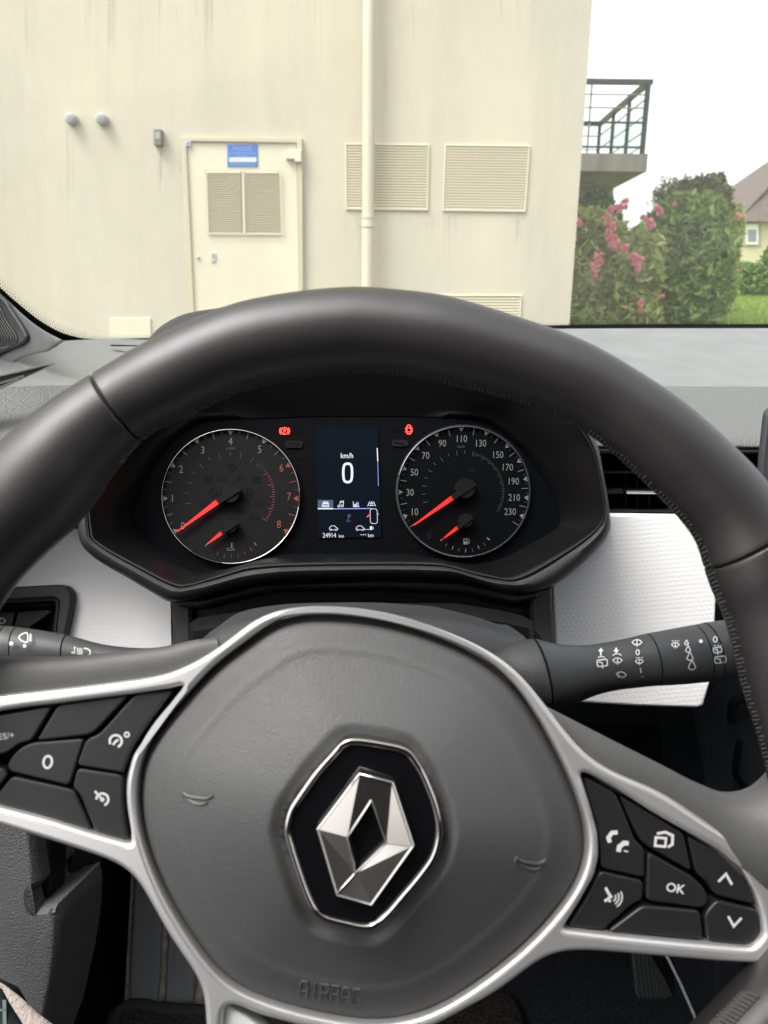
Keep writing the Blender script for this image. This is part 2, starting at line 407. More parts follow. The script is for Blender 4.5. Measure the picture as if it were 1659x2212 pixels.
def fill(mb, sf, pts, h, mi=0, at=(0, 0), sc=1.0, ang=0):
    ca, sa = math.cos(rad(ang)), math.sin(rad(ang))
    mb.add([sf.p(at[0] + (x * ca - y * sa) * sc, at[1] + (x * sa + y * ca) * sc, h) for x, y in pts], [tuple(range(len(pts)))], mi)
def arc(cx, cy, rx, ry, a0=0, a1=360, n=32):
    full = abs(a1 - a0) >= 360
    return [(cx + rx * math.cos(rad(a0 + (a1 - a0) * i / (n if full else n - 1))), cy - ry * math.sin(rad(a0 + (a1 - a0) * i / (n if full else n - 1)))) for i in range(n)]
def patch(mb, rows, n=6, m=6, mi=0):
    """smooth surface through a net of (x, y, depth) points"""
    R2 = [catmull(r, n, False) for r in rows]; C2 = [catmull([r[j] for r in R2], m, False) for j in range(len(R2[0]))]
    loft(mb, [[P(*C2[j][i]) for j in range(len(C2))] for i in range(len(C2[0]))], False, (False, False), mi)

# ================================================================ STEERING WHEEL
WH = Plane(800, 1700, .300, 20, 1)
wheel = thing('steering_wheel', WH.p(790, 1790, -.05), 'black leather steering wheel with silver spoke trim, turned slightly to the right', 'steering wheel')
outer = [(0, 969), (100, 881), (200, 814), (330, 738), (480, 671), (600, 642), (750, 626), (870, 632), (980, 649), (1130, 694), (1259, 741), (1379, 809), (1479, 879), (1579, 969), (1659, 1059),
         (1729, 1180), (1775, 1350), (1800, 1600), (1800, 1850), (1755, 2060), (1660, 2270), (1500, 2450), (1250, 2600), (980, 2680), (700, 2680), (430, 2680), (110, 2590), (-110, 2440), (-240, 2200), (-275, 1950), (-255, 1700), (-225, 1450), (-170, 1230), (-90, 1070)]
inner = [(10, 1289), (50, 1239), (100, 1190), (150, 1144), (200, 1084), (240, 1024), (310, 944), (400, 899), (500, 851), (600, 824), (750, 803), (850, 806), (980, 829), (1130, 869), (1250, 921), (1330, 979), (1390, 1034), (1455, 1099), (1510, 1170), (1545, 1272), (1575, 1342), (1600, 1442), (1620, 1517), (1648, 1607), (1672, 1700), (1710, 1850),
         (1712, 1980), (1650, 2075), (1515, 2215), (1350, 2370), (1150, 2470), (950, 2515), (700, 2550), (450, 2530), (230, 2450), (60, 2340), (-50, 2210), (-105, 2050), (-120, 1880), (-100, 1700), (-75, 1520), (-40, 1380)]
WC = (800.0, 1680.0)
def polar(c):
    d = catmull(c, 10); q = []
    for x, y in d: q.append((math.degrees(math.atan2(WC[1] - y, x - WC[0])) % 360, math.hypot(x - WC[0], y - WC[1])))
    q.sort(); return q
def rad_at(q, a):
    a %= 360; lo, hi = 0, len(q) - 1
    if a <= q[0][0] or a >= q[-1][0]:
        a0, r0 = q[-1]; a1, r1 = q[0]; a1 += 360; aa = a if a >= q[-1][0] else a + 360
        return r0 + (r1 - r0) * (aa - a0) / max(1e-6, a1 - a0)
    while hi - lo > 1:
        m_ = (lo + hi) // 2
        if q[m_][0] <= a: lo = m_
        else: hi = m_
    return q[lo][1] + (q[hi][1] - q[lo][1]) * (a - q[lo][0]) / max(1e-6, q[hi][0] - q[lo][0])
QO, QI = polar(outer), polar(inner)
SEAMS = (124.4, 31.6)
def rim_ring(a, seg=40, grow=1.0):
    ro, ri = rad_at(QO, a), rad_at(QI, a); c_, s_ = math.cos(rad(a)), math.sin(rad(a))
    A = WH.p(WC[0] + ro * c_, WC[1] - ro * s_); B = WH.p(WC[0] + ri * c_, WC[1] - ri * s_)
    c = (A + B) / 2; e = (A - B) / 2; L_ = .0168 if e.length > .0168 * 1.3 else e.length
    k = grow
    for sm in SEAMS:
        d = abs(a - sm); k *= 1 - .085 * math.exp(-(d / .16) ** 2) + .006 * math.exp(-((d - .8) / .5) ** 2)
    if 35 < a < 121: k *= 1.0
    e = e * k
    return [c + e * math.cos(t) + WH.n * (max(e.length, .0150) * 1.02 * math.sin(t)) for t in [2 * math.pi * j / seg for j in range(seg)]]
mb = MB(); angs = sorted(set([i * .5 for i in range(720)] + [round(sm + k * .06, 3) for sm in SEAMS for k in range(-12, 13)]))
rr = [rim_ring(a) for a in angs]; rr.append(rr[0]); loft(mb, rr)
rim = mb.build('rim', 'rim_leather', wheel, 60)
mb = MB()
def rim_pt(a, phi, k=1.0):
    r = rim_ring(a, 72, k); return r[int(round((180 - phi) / 5)) % 72]
for i in range(230):                        # baseball stitches along the inner edge
    a = 130 - 112 * i / 250 if i < 170 else (28 - (i - 170) * .95)
    a0 = 128 - i * .62 if i < 230 else 0
    a = a0
    j_ = random.uniform(-3, 3); p0 = rim_pt(a, -8 + j_, 1.0); p1 = rim_pt(a + .42, 8 + j_, 1.0); pm = (rim_pt(a + .2, 0, random.uniform(1.015, 1.04)))
    tube(mb, [p0, pm, p1], .0004, 5)
mb.build('stitching', 'thread', rim); mb = MB()
for i in range(110):
    a = 330 - i * .62; p0 = rim_pt(a, 12, 1.01); p1 = rim_pt(a + .5, 34, 1.01); pm = rim_pt(a + .25, 23, 1.05)
    tube(mb, [p0, pm, p1], .0008, 5); tube(mb, [p0, rim_pt(a + .9, 23, 1.05), rim_pt(a + 1.1, 34, 1.01)], .0008, 5)
mb.build('stitching', 'thread', rim)
# leather arms behind the metal
mb = MB(); edge_loft(mb, WH, [((-240, 1405), (-240, 1560)), ((-100, 1412), (-100, 1545)), ((0, 1417), (0, 1535)), ((147, 1417), (147, 1520)), ((245, 1409), (250, 1500)), ((300, 1403), (310, 1490)), ((360, 1396), (370, 1475)), ((415, 1383), (430, 1450)), ((470, 1378), (480, 1425))], -.012, .55)
mb.build('spoke_cover', 'spoke_leather', wheel)
mb = MB(); edge_loft(mb, WH, [((1165, 1520), (1160, 1560)), ((1200, 1536), (1195, 1590)), ((1329, 1602), (1290, 1690)), ((1429, 1652), (1385, 1735)), ((1504, 1690), (1470, 1790)), ((1575, 1712), (1540, 1850)), ((1648, 1690), (1640, 1930)), ((1740, 1600), (1780, 2000))], -.012, .75)
mb.build('spoke_cover', 'spoke_leather', wheel)
# metal trim
hole_air = [(700, 1322), (620, 1327), (575, 1349), (530, 1387), (475, 1423), (430, 1468), (395, 1509), (350, 1558), (312, 1612), (296, 1657), (291, 1707), (293, 1763), (309, 1833), (340, 1913), (380, 1988), (430, 2063), (480, 2125), (530, 2152), (600, 2178), (700, 2203), (800, 2218), (880, 2210), (930, 2195), (980, 2168), (1055, 2118), (1130, 2058), (1180, 2008), (1230, 1948), (1264, 1888), (1275, 1838), (1272, 1788), (1256, 1735), (1230, 1673), (1205, 1621), (1175, 1567), (1140, 1511), (1110, 1472), (1075, 1440), (1030, 1410), (955, 1375), (880, 1349), (800, 1331)]
border = [(600, 1318), (545, 1341), (500, 1377), (460, 1407), (425, 1428), (390, 1446), (350, 1460), (300, 1468), (200, 1481), (100, 1492), (0, 1502), (-120, 1518), (-230, 1560), (-260, 1650), (-230, 1720), (-120, 1748), (0, 1785), (125, 1823), (215, 1853), (265, 1873), (298, 1906), (330, 1963), (370, 2033), (415, 2098), (438, 2140), (444, 2212), (448, 2300), (480, 2305), (478, 2215), (479, 2163), (500, 2166), (540, 2189), (600, 2207), (700, 2233), (800, 2248), (890, 2238), (955, 2212), (1005, 2183), (1055, 2158), (1120, 2112), (1160, 2080), (1200, 2060), (1255, 2055), (1330, 2060), (1480, 2073), (1600, 2082), (1700, 2080), (1745, 2030), (1730, 1930), (1659, 1858), (1530, 1778), (1430, 1713), (1330, 1671), (1268, 1632), (1230, 1590), (1200, 1551), (1180, 1525), (1150, 1486), (1120, 1453), (1080, 1421), (1030, 1393), (955, 1361), (880, 1338), (800, 1320), (700, 1310)]
bayL = [(398, 1480), (370, 1487), (280, 1501), (200, 1511), (120, 1521), (50, 1529), (0, 1537), (-80, 1553), (-135, 1600), (-145, 1655), (-90, 1712), (0, 1745), (100, 1771), (200, 1803), (250, 1817), (283, 1826), (281, 1800), (272, 1745), (270, 1713), (272, 1682), (285, 1632), (325, 1577), (365, 1522)]
bayR = [(1254, 1668), (1280, 1676), (1330, 1704), (1405, 1753), (1480, 1796), (1555, 1838), (1605, 1880), (1636, 1933), (1650, 1983), (1654, 2025), (1628, 2052), (1530, 2043), (1430, 2034), (1330, 2024), (1215, 2010), (1255, 1948), (1286, 1893), (1296, 1848), (1293, 1798), (1276, 1738)]
mb = MB(); slab(mb, WH, [relax(border, 420, 12), relax(hole_air, 260, 25), rounded(bayL, 14), rounded(bayR, 14)], -.003, .012, .0022, res=4)
mb.build('metal_trim', 'satin_metal', wheel, 60)
mb = MB(); pad(mb, WH, catmull(inset(border, 0), 3), [(.004, -.020), (.004, -.0155)], h0=-.0155); mb.build('backing_plate', 'gap_black', wheel)
mb = MB(); slab(mb, WH, [rounded([(480, 2168), (500, 2176), (540, 2204), (575, 2230), (590, 2300), (480, 2300)], 8)], -.007, .008, .0012); mb.build('lower_insert', 'insert_pale_reflection', wheel)
for bay in (bayL, bayR): mb = MB(); fill(mb, WH, bay, -.0145); mb.build('bay_floor', 'gap_black', wheel)
# airbag cover: a height field over the outline
EM = [(763, 1595), (820, 1602), (880, 1617), (907, 1649), (922, 1675), (934, 1702), (948, 1740), (956, 1776), (957, 1805), (953, 1830), (946, 1852), (934, 1874), (905, 1912), (875, 1947), (845, 1982), (814, 2009), (785, 2015), (740, 2006), (694, 1993), (672, 1972), (656, 1940), (643, 1905), (629, 1863), (616, 1820), (612, 1800), (613, 1783), (618, 1762), (626, 1742), (650, 1706), (679, 1666), (710, 1632), (736, 1604)]
EMs = resample(catmull(EM, 5), 160)
EMv = [Vector(p) for p in EMs]
AO = resample(inset(relax(hole_air, 260, 25), 3.0), 200); AC = Vector((780, 1770))
def inside(poly, x, y):
    c = False
    for i in range(len(poly)):
        (x1, y1), (x2, y2) = poly[i - 1], poly[i]
        if (y1 > y) != (y2 > y) and x < (x2 - x1) * (y - y1) / (y2 - y1) + x1: c = not c
    return c
def emd(p):
    d = min((p - e).length for e in EMv); return d
def sstep(a, b, x):
    t = max(0, min(1, (x - a) / (b - a))); return t * t * (3 - 2 * t)
def air_h(s, x, y):
    h = -.014 + .007 * sstep(1.0, .96, s) + .0035 * sstep(.98, .82, s) - .0007 * sstep(.84, .80, s)
    h += .024 * (1 - ((y - 1770) / 470) ** 2) * (1 - s * s) + .004 * (1 - s * s)
    if s < .62:
        h -= .0042 * (1 - sstep(2, 34, emd(Vector((x, y)))))
        if inside(EMs, x, y): h = min(h, .014)
    return h
mb = MB(); NR = 70; vs = []; fs = []; n = len(AO)
for i in range(NR):
    s = 1 - (i / NR) ** .9
    for x, y in AO:
        q = AC + (Vector((x, y)) - AC) * s; vs.append(WH.p(q.x, q.y, air_h(s, q.x, q.y)))
for i in range(NR - 1):
    for j in range(n): k = (j + 1) % n; fs.append((i * n + j, i * n + k, (i + 1) * n + k, (i + 1) * n + j))
fs.append(tuple((NR - 1) * n + j for j in range(n))); mb.add(vs, fs)
air = mb.build('airbag_cover', 'airbag_skin', wheel, 80)
class AirSurf:
    def p(s, x, y, h=0):
        d = Vector((x, y)) - AC; a = math.atan2(d.y, d.x); best = max(AO, key=lambda q: math.cos(math.atan2(q[1] - AC.y, q[0] - AC.x) - a))
        r = (Vector(best) - AC).length; sv = d.length / r; return WH.p(x, y, air_h(sv, x, y) + h)
AS = AirSurf()
# moulded horn marks and lettering
def bead(pts, at, ang, r, sc=1):
    ca, sa = math.cos(rad(ang)), math.sin(rad(ang))
    q = catmull(pts, 4, False); tube(mb, [AS.p(at[0] + (x * ca - y * sa) * sc, at[1] + (x * sa + y * ca) * sc, 0) for x, y in q], r, 6)
for at in ((428, 1722), (1146, 1862)):
    mb = MB()
    bead([(-32, -6), (-20, 0), (5, 2), (22, 0), (32, -8)], at, 6, .0007); bead([(-18, 8), (-6, 14), (12, 14), (22, 8)], at, 6, .0006); bead([(-32, -8), (-34, 2), (-30, 12)], at, 6, .0005); mb.build('horn_mark', 'emboss', air)
mb = MB()
GL = {'A': [[(0, 10), (0, 2), (2, 0), (6, 0), (8, 2), (8, 10)], [(0, 6), (8, 6)]], 'I': [[(4, 0), (4, 10)]], 'R': [[(0, 10), (0, 0), (7, 0), (8, 2), (7, 5), (0, 5)], [(4, 5), (8, 10)]],
      'B': [[(0, 0), (0, 10), (7, 10), (8, 7.5), (7, 5), (0, 5)], [(0, 0), (6.5, 0), (7.5, 2.5), (6.5, 5)]], 'G': [[(8, 1), (7, 0), (1, 0), (0, 1), (0, 9), (1, 10), (8, 10), (8, 6), (5, 6)]]}
for i, ch in enumerate('AIRBAG'):
    for st in GL[ch]:
        tube(mb, [AS.p(650 + (i * 23 + x * 2.1) * .985 - y * 3.4 * .1, 2118 + (i * 23 + x * 2.1) * .15 + y * 3.4, 0) for x, y in st], .00045, 6)
mb.build('moulded_lettering', 'emboss', air)
# emblem
EH = .0215
mb = MB(); pad(mb, WH, EMs, [(0, EH - .012), (0, EH - .001), (.0006, EH), (.002, EH), (.0026, EH - .001), (.0026, EH - .002)], cap=False, h0=EH)
emblem = MB(); pad(emblem, WH, EMs, [(.002, EH - .006), (.002, EH - .0018)], h0=EH)
emblem = emblem.build('emblem_plate', 'gloss_black', wheel)
mb.build('emblem_ring', 'chrome', emblem, 60)
dm = {'TL': (777, 1672), 'TR': (847, 1690), 'R': (892, 1827), 'BR': (802, 1954), 'BL': (728, 1933), 'L': (686, 1791), 'iT': (802, 1729), 'iR': (835, 1820), 'iB': (768, 1887), 'iL': (750, 1808)}
hh = {'TL': .0030, 'TR': .0012, 'R': .0032, 'BR': .0010, 'BL': .0034, 'L': .0012, 'iT': .0018, 'iR': .0008, 'iB': .0008, 'iL': .0032}
names = list(dm); B0 = EH - .0015
top = [WH.p(*dm[k], EH + hh[k]) for k in names]
bot = [WH.p(*dm[k], B0) for k in names]
ix = {k: i for i, k in enumerate(names)}
mb = MB()
F_ = [('TL', 'TR', 'iT'), ('TL', 'iT', 'iL', 'L'), ('TR', 'R', 'iR', 'iT'), ('R', 'BR', 'iB', 'iR'), ('BR', 'BL', 'iB'), ('L', 'iL', 'iB', 'BL')]
for f in F_: mb.add([top[ix[k]] for k in f], [tuple(range(len(f)))])
for loop in (['TL', 'TR', 'R', 'BR', 'BL', 'L'], ['iT', 'iR', 'iB', 'iL']):
    for a, b in zip(loop, loop[1:] + loop[:1]): mb.add([top[ix[a]], top[ix[b]], bot[ix[b]], bot[ix[a]]], [(0, 1, 2, 3)])
mb.build('emblem_diamond', 'chrome_face', emblem, 0)
mb = MB()
for loop in (['L', 'TL', 'TR'], ['TR', 'R'], ['R', 'iR'], ['BL', 'iB', 'iR', 'iT'], ['iB', 'iL', 'iT'], ['R', 'BR', 'BL', 'L']):
    tube(mb, [top[ix[k]] for k in loop], .0005, 6)
mb.build('emblem_edge', 'chrome', emblem, 60)
# buttons
BT = [
 [(0, 1544), (114, 1525), (68, 1601), (42, 1606), (14, 1628), (-90, 1640), (-120, 1600), (-80, 1562)],
 [(124, 1524), (279, 1502), (208, 1578), (192, 1588), (78, 1601)],
 [(290, 1501), (373, 1491), (324, 1556), (285, 1614), (268, 1660), (266, 1670), (165, 1654), (185, 1598), (211, 1587), (224, 1575)],
 [(14, 1656), (25, 1634), (46, 1614), (69, 1605), (182, 1596), (150, 1698), (23, 1668)],
 [(166, 1660), (264, 1675), (265, 1731), (270, 1778), (277, 1818), (206, 1798), (192, 1766), (172, 1716), (156, 1701)],
 [(25, 1677), (150, 1705), (162, 1712), (185, 1763), (200, 1795), (0, 1740), (-20, 1733)],
 [(17, 1674), (-28, 1730), (-90, 1708), (-130, 1662), (-90, 1650), (8, 1660)],
 [(1258, 1674), (1331, 1714), (1348, 1754), (1373, 1817), (1393, 1833), (1393, 1897), (1298, 1876), (1298, 1835), (1290, 1780), (1273, 1725)],
 [(1339, 1718), (1478, 1801), (1495, 1884), (1404, 1832), (1384, 1817), (1369, 1788)],
 [(1486, 1806), (1543, 1836), (1580, 1864), (1608, 1898), (1638, 1956), (1545, 1934), (1530, 1908), (1505, 1888)],
 [(1548, 1945), (1638, 1966), (1648, 2015), (1630, 2042), (1528, 2034), (1523, 1975)],
 [(1400, 1841), (1496, 1894), (1518, 1914), (1530, 1936), (1529, 1953), (1514, 1962), (1397, 1946)],
 [(1296, 1882), (1391, 1904), (1388, 1945), (1367, 1953), (1303, 2010), (1227, 2003), (1268, 1939)],
 [(1388, 1957), (1513, 1968), (1520, 2030), (1313, 2013)]]
BH = -.0062
def icon(k, m_, x, y):
    a = 10; h = BH + .0003
    if k == 'ring0':
        stroke(m_, WH, arc(0, 0, 13, 13, -50, 200, 20), 5, h, 0, at=(x, y), ang=20); stroke(m_, WH, [(-16, -18), (0, 0)], 5, h, at=(x, y), ang=0); fill(m_, WH, arc(0, 0, 5, 5, n=12), h, at=(x, y))
    elif k == 'ring1':
        stroke(m_, WH, arc(0, 0, 13, 13, -50, 230, 20), 5, h, at=(x, y), ang=20); stroke(m_, WH, [(-6, 8), (0, 0), (6, -3)], 5, h, at=(x, y)); stroke(m_, WH, arc(0, 0, 5, 5, n=12), 3.5, h, 0, True, at=(x + 24, y - 14))
for i, b in enumerate(BT):
    mb = MB(); slab(mb, WH, [rounded(b, 12, 4)], BH, .008, .0009, res=2)
    bt = mb.build('button', 'button_black', wheel, 25)
    ic = MB(); h = BH + .0003
    if i == 0: text(ic, WH, 'RES/+', 8, 1590, 14, h, -8)
    elif i == 2: icon('ring1', ic, 250, 1601)
    elif i == 3: stroke(ic, WH, arc(0, 0, 9, 13, n=20), 5, h, 0, True, at=(103, 1646), ang=8)
    elif i == 4: icon('ring0', ic, 221, 1727)
    elif i == 7:
        stroke(ic, WH, [(-10, 12), (-14, 2), (-6, -9), (6, -10)], 9, h, at=(1328, 1808)); stroke(ic, WH, [(-8, 14), (-6, 3), (4, -5), (14, -4)], 10, h, at=(1344, 1826)); stroke(ic, WH, [(0, 8), (9, 10)], 3, h, at=(1348, 1830))
    elif i == 8:
        stroke(ic, WH, [(-12, -8), (10, -8), (10, 10), (-12, 10)], 5.5, h, 0, True, at=(1428, 1818), ang=5); stroke(ic, WH, [(-12, -14), (6, -19), (22, -13), (23, 6), (14, 13)], 6, h, at=(1430, 1816), ang=5)
    elif i == 9: stroke(ic, WH, [(-15, 10), (-1, -9), (15, 12)], 5.5, h, at=(1568, 1897), ang=8)
    elif i == 10: stroke(ic, WH, [(-14, -12), (-2, 10), (15, -8)], 5.5, h, at=(1587, 1991), ang=0)
    elif i == 11: text(ic, WH, 'OK', 1459, 1918, 20, h, 10, w=.02)
    elif i == 12:
        stroke(ic, WH, [(-14, -22), (-8, -10), (-2, -2), (-16, 8)], 6, h, at=(1322, 1939)); stroke(ic, WH, [(-6, -2), (-2, 10)], 5, h, at=(1320, 1939))
        for q in (10, 17, 24): stroke(ic, WH, arc(0, 0, q, q, -60, 30, 8), 3.2, h, at=(1320, 1938), ang=0)
    if ic.v: ic.build('button_symbol', 'print_white', bt)

# ================================================================ INSTRUMENT CLUSTER
CL = Plane(750, 1070, .56, 25, 4)
cl = thing('instrument_cluster', CL.p(745, 1250, -.02), 'black instrument cluster with two round dials and a lit centre display', 'instrument cluster')
eye = [(285, 1123), (295, 1153), (350, 1186), (415, 1218), (470, 1231), (540, 1215), (600, 1200), (680, 1196), (860, 1196), (930, 1204), (990, 1216), (1029, 1219), (1085, 1206), (1140, 1178), (1199, 1143), (1210, 1118), (1200, 1078), (1179, 1038), (1129, 973), (1080, 930), (1034, 909), (960, 902), (850, 899), (700, 899), (600, 902), (500, 906), (430, 914), (385, 945), (350, 978), (310, 1048), (292, 1085)]
lipi = [(196, 1088), (200, 1145), (212, 1170), (300, 1220), (390, 1262), (450, 1248), (500, 1233), (545, 1220), (640, 1215), (829, 1213), (940, 1215), (985, 1224), (1050, 1240), (1109, 1246), (1200, 1200), (1279, 1148), (1303, 1110), (1296, 1040), (1279, 973), (1246, 918), (1190, 840), (1090, 760), (960, 700), (760, 670), (560, 690), (420, 740), (330, 800), (260, 890), (215, 990)]
lipo = [(172, 1100), (172, 1165), (205, 1205), (280, 1250), (330, 1280), (372, 1300), (430, 1291), (490, 1272), (560, 1258), (640, 1250), (829, 1246), (960, 1249), (1010, 1254), (1060, 1270), (1112, 1284), (1190, 1266), (1260, 1215), (1313, 1155), (1316, 1100), (1303, 1020), (1290, 960), (1264, 905), (1205, 815), (1095, 725), (960, 670), (760, 640), (560, 655), (460, 668), (400, 679), (355, 701), (325, 729), (290, 785), (215, 900), (182, 1000)]
NN = 240
def start_at(p, c, a0=180):
    q = resample(catmull(p, 6), NN * 2); best = min(range(len(q)), key=lambda i: abs(((math.degrees(math.atan2(c[1] - q[i][1], q[i][0] - c[0])) - a0 + 180) % 360) - 180)); q = q[best:] + q[:best]
    out = [];  # resample by angle so the rings line up
    ang = [((math.degrees(math.atan2(c[1] - y, (x - c[0]) * .6)) - a0) % 360) for x, y in q]
    sg = 1 if sum(1 for a, b in zip(ang, ang[1:]) if b > a) > len(ang) / 2 else -1
    for i in range(NN):
        t = 360 * i / NN; j = min(range(len(q)), key=lambda j: abs((ang[j] - t + 180) % 360 - 180)); out.append(q[j])
    return out
cc = (745, 1060)
def ringpol(p):
    q = []
    for x, y in catmull(p, 8): q.append((math.degrees(math.atan2(cc[1] - y, (x - cc[0]) * .5)) % 360, math.hypot((x - cc[0]) * .5, y - cc[1])))
    q.sort(); out = []
    for i in range(NN):
        a = 360 * i / NN; r = rad_at(q, a); out.append((cc[0] + r * math.cos(rad(a)) * 2, cc[1] - r * math.sin(rad(a))))
    return out
RE, RI_, RO_ = (ringpol(p) for p in (eye, lipi, lipo))
def rng(px, h): return [CL.p(x, y, h) for x, y in px]
def blend(a, b, t): return [(p[0] * (1 - t) + q[0] * t, p[1] * (1 - t) + q[1] * t) for p, q in zip(a, b)]
mb = MB(); loft(mb, [rng(RE, -.004), rng(RE, .0), rng(blend(RE, RI_, .12), .006), rng(blend(RE, RI_, .5), .026), rng(blend(RE, RI_, .85), .040), rng(RI_, .047)])
mb.build('hood_inside', 'hood_inner', cl, 50)
mb = MB(); loft(mb, [rng(RI_, .047), rng(blend(RI_, RO_, .08), .0495), rng(blend(RI_, RO_, .14), .0495), rng(blend(RI_, RO_, .17), .046), rng(blend(RI_, RO_, .24), .046), rng(blend(RI_, RO_, .27), .050), rng(blend(RI_, RO_, .5), .0515), rng(blend(RI_, RO_, .75), .050), rng(blend(RI_, RO_, .93), .046), rng(RO_, .040), rng(blend(RI_, RO_, 1.0), .015), rng(blend(RI_, RO_, 1.02), -.06)])
mb.build('hood_rim', 'hood_plastic', cl, 50)
mb = MB(); slab(mb, CL, [catmull([(x, y) for x, y in inset(eye, -8)], 3)], -.001, .006, .0005)
panel = mb.build('dial_panel', 'panel_black', cl)
DC = {'L': (498, 1071.9, 150.7, 146.7), 'R': (1001.3, 1061.6, 145.3, 143)}
def tick(m_, c, ang, r0, r1, w, mi=0, tri=False):
    cx, cy, rx, ry = c; f = lambda r, da=0: (cx + rx * r * math.cos(rad(ang + da)), cy - ry * r * math.sin(rad(ang + da)))
    if tri: fill(m_, CL, [f(r0, -2.6), f(r0, 2.6), f(r1)], .0012, mi)
    else: stroke(m_, CL, [f(r0), f(r1)], w, .0012, mi)
def needle(part, hub, hr, base, tip, w, capmat):
    m_ = MB(); b, t = Vector(base), Vector(tip); d = (t - b).normalized(); n_ = Vector((-d.y, d.x))
    lo, hi = .0045, .0062
    q = [b + n_ * w, t + n_ * 1.2, t - n_ * 1.2, b - n_ * w]
    loft(m_, [[CL.p(p.x, p.y, lo) for p in q], [CL.p(p.x, p.y, hi) for p in q]], True, (True, True)); m_.build('needle', 'needle_red', part, 0)
    m_ = MB(); circ = arc(hub[0], hub[1], hr, hr, n=36)
    pad(m_, CL, circ, [(0, .001), (0, .0075), (.0006, .0085), (.0012, .0085)], h0=.006)
    e = Vector(hub) - d * hr * 1.15; bb = b + d * 2
    q = [bb + n_ * w * 1.15, bb - n_ * w * 1.15, e - n_ * w * 1.5, e + n_ * w * 1.5]
    loft(m_, [[CL.p(p.x, p.y, .004) for p in q], [CL.p(p.x, p.y, .0098) for p in q]], True, (True, True)); m_.build('needle_cap', 'needle_cap', part, 30)
def dial(name, key, m_face, ringmat, lab):
    c = DC[key]; m_ = MB(); fill(m_, CL, arc(c[0], c[1], c[2] * .99, c[3] * .99, n=96), .0006)
    loft(m_, [[CL.p(*q, -.0005) for q in arc(c[0], c[1], c[2] * .99, c[3] * .99, n=96)], [CL.p(*q, .0006) for q in arc(c[0], c[1], c[2] * .99, c[3] * .99, n=96)]])
    part = m_.build(name, m_face, cl, label=lab)
    m_ = MB(); rs = [(.972, .0006), (.972, .0035), (.982, .0045), (.992, .0045), (1.004, .0035), (1.012, .0006)]
    loft(m_, [[CL.p(*q, h) for q in arc(c[0], c[1], c[2] * k, c[3] * k, n=128)] for k, h in rs]); m_.build('dial_ring', ringmat, part, 60)
    return part
tach = dial('tachometer', 'L', 'dial_left', 'chrome_satin', 'left dial counting engine speed from 0 to 8, ringed in bright metal')
spd = dial('speedometer', 'R', 'dial_right', 'ring_dark', 'right dial numbered 10 to 230, ringed in dark metal')
c = DC['L']; mb = MB(); st = 245.4 / 8
for i in range(9): tick(mb, c, 212.7 - st * i, .965, .90, 3, 1 if i >= 6 else 0, True)
for i in range(32):
    if i % 4 == 0: continue
    a = 212.7 - st * i / 4; red = 1 if i > 24 else 0
    tick(mb, c, a, .96, .87 if i % 2 == 0 else .925, 1.3 if i % 2 == 0 else .9, red)
for i in range(12): tick(mb, c, 190 - i * 14.2 if i < 9 else 60, .66, .60 if i % 2 else .57, 1.2, 2)
for i in range(26):
    a = 50 - i * 3.4; tick(mb, c, a, .64, .60 if i % 5 else .56, 1.1, 1 if i > 4 else 2)
for s_, x, y in (('0', 395, 1135), ('1', 372.5, 1076), ('2', 391, 1013), ('3', 438, 971.5), ('4', 498, 952.6), ('5', 561, 970), ('6', 608, 1010), ('7', 624, 1072), ('8', 602.5, 1132)):
    text(mb, CL, s_, x, y, 17, .0012, sx=.85, mi=1 if s_ in '678' else 0)
text(mb, CL, 'x1000', 498, 968.5, 6, .0012, mi=2)
for x, y, ang, mi in ((470, 1195.5, 20, 2), (484.5, 1201, 10, 2), (499.5, 1201, 0, 2), (515, 1200.5, -10, 2), (528.5, 1194.5, -22, 2), (542, 1186, -32, 1)):
    stroke(mb, CL, [(0, -4), (0, 4)], 1.3, .0012, mi, at=(x, y), ang=ang)
stroke(mb, CL, [(549, 1172), (554, 1178)], 3, .0012, 1); stroke(mb, CL, [(443, 1180), (449, 1174)], 2.2, .0012, 0)
stroke(mb, CL, [(500, 1172), (500, 1184)], 2, .0012, 0)
for k in range(3): stroke(mb, CL, [(501, 1173.5 + k * 3.5), (504, 1173.5 + k * 3.5)], 1, .0012, 0)
for dx in (-8, 3): stroke(mb, CL, [(dx + 492 + q, 1185 + math.sin(q * 1.2) * 1) for q in (5, 7, 9, 11)], 1, .0012, 0)
stroke(mb, CL, [(491 + q, 1188.5 + math.sin(q * 1.1)) for q in range(0, 18, 2)], 1, .0012, 0)
mb.build('dial_markings', ['dial_print', 'dial_red', 'dial_dim'], tach)
mb = MB()
for x, y, k in ((449, 1036, 0), (479, 1036, 1), (521, 1036, 1), (553, 1036, 0), (459, 1064, 2), (540, 1063, 2), (440, 1090, 1), (560, 1087, 3), (481, 1102, 3), (519, 1103, 3), (549, 1117, 3), (452, 1117, 0), (500, 1009, 2)):
    if k == 0: stroke(mb, CL, [(-8, -5), (8, -5), (8, 5), (-8, 5)], 1.3, .0011, 0, True, at=(x, y)); stroke(mb, CL, [(-5, 0), (5, 0)], 1.2, .0011, at=(x, y))
    elif k == 1: stroke(mb, CL, arc(0, 0, 8, 7, -30, 210, 12), 1.3, .0011, at=(x, y)); stroke(mb, CL, [(-3, 0), (3, 5)], 1.5, .0011, at=(x, y))
    elif k == 2: stroke(mb, CL, arc(0, 0, 8, 8, n=16), 1.3, .0011, 0, True, at=(x, y)); stroke(mb, CL, [(0, -4), (0, 3)], 1.5, .0011, at=(x, y))
    else: stroke(mb, CL, arc(3, 0, 6, 6, -90, 90, 10), 1.3, .0011, at=(x, y)); [stroke(mb, CL, [(-9, q), (0, q)], 1.1, .0011, at=(x, y)) for q in (-4, 0, 4)]
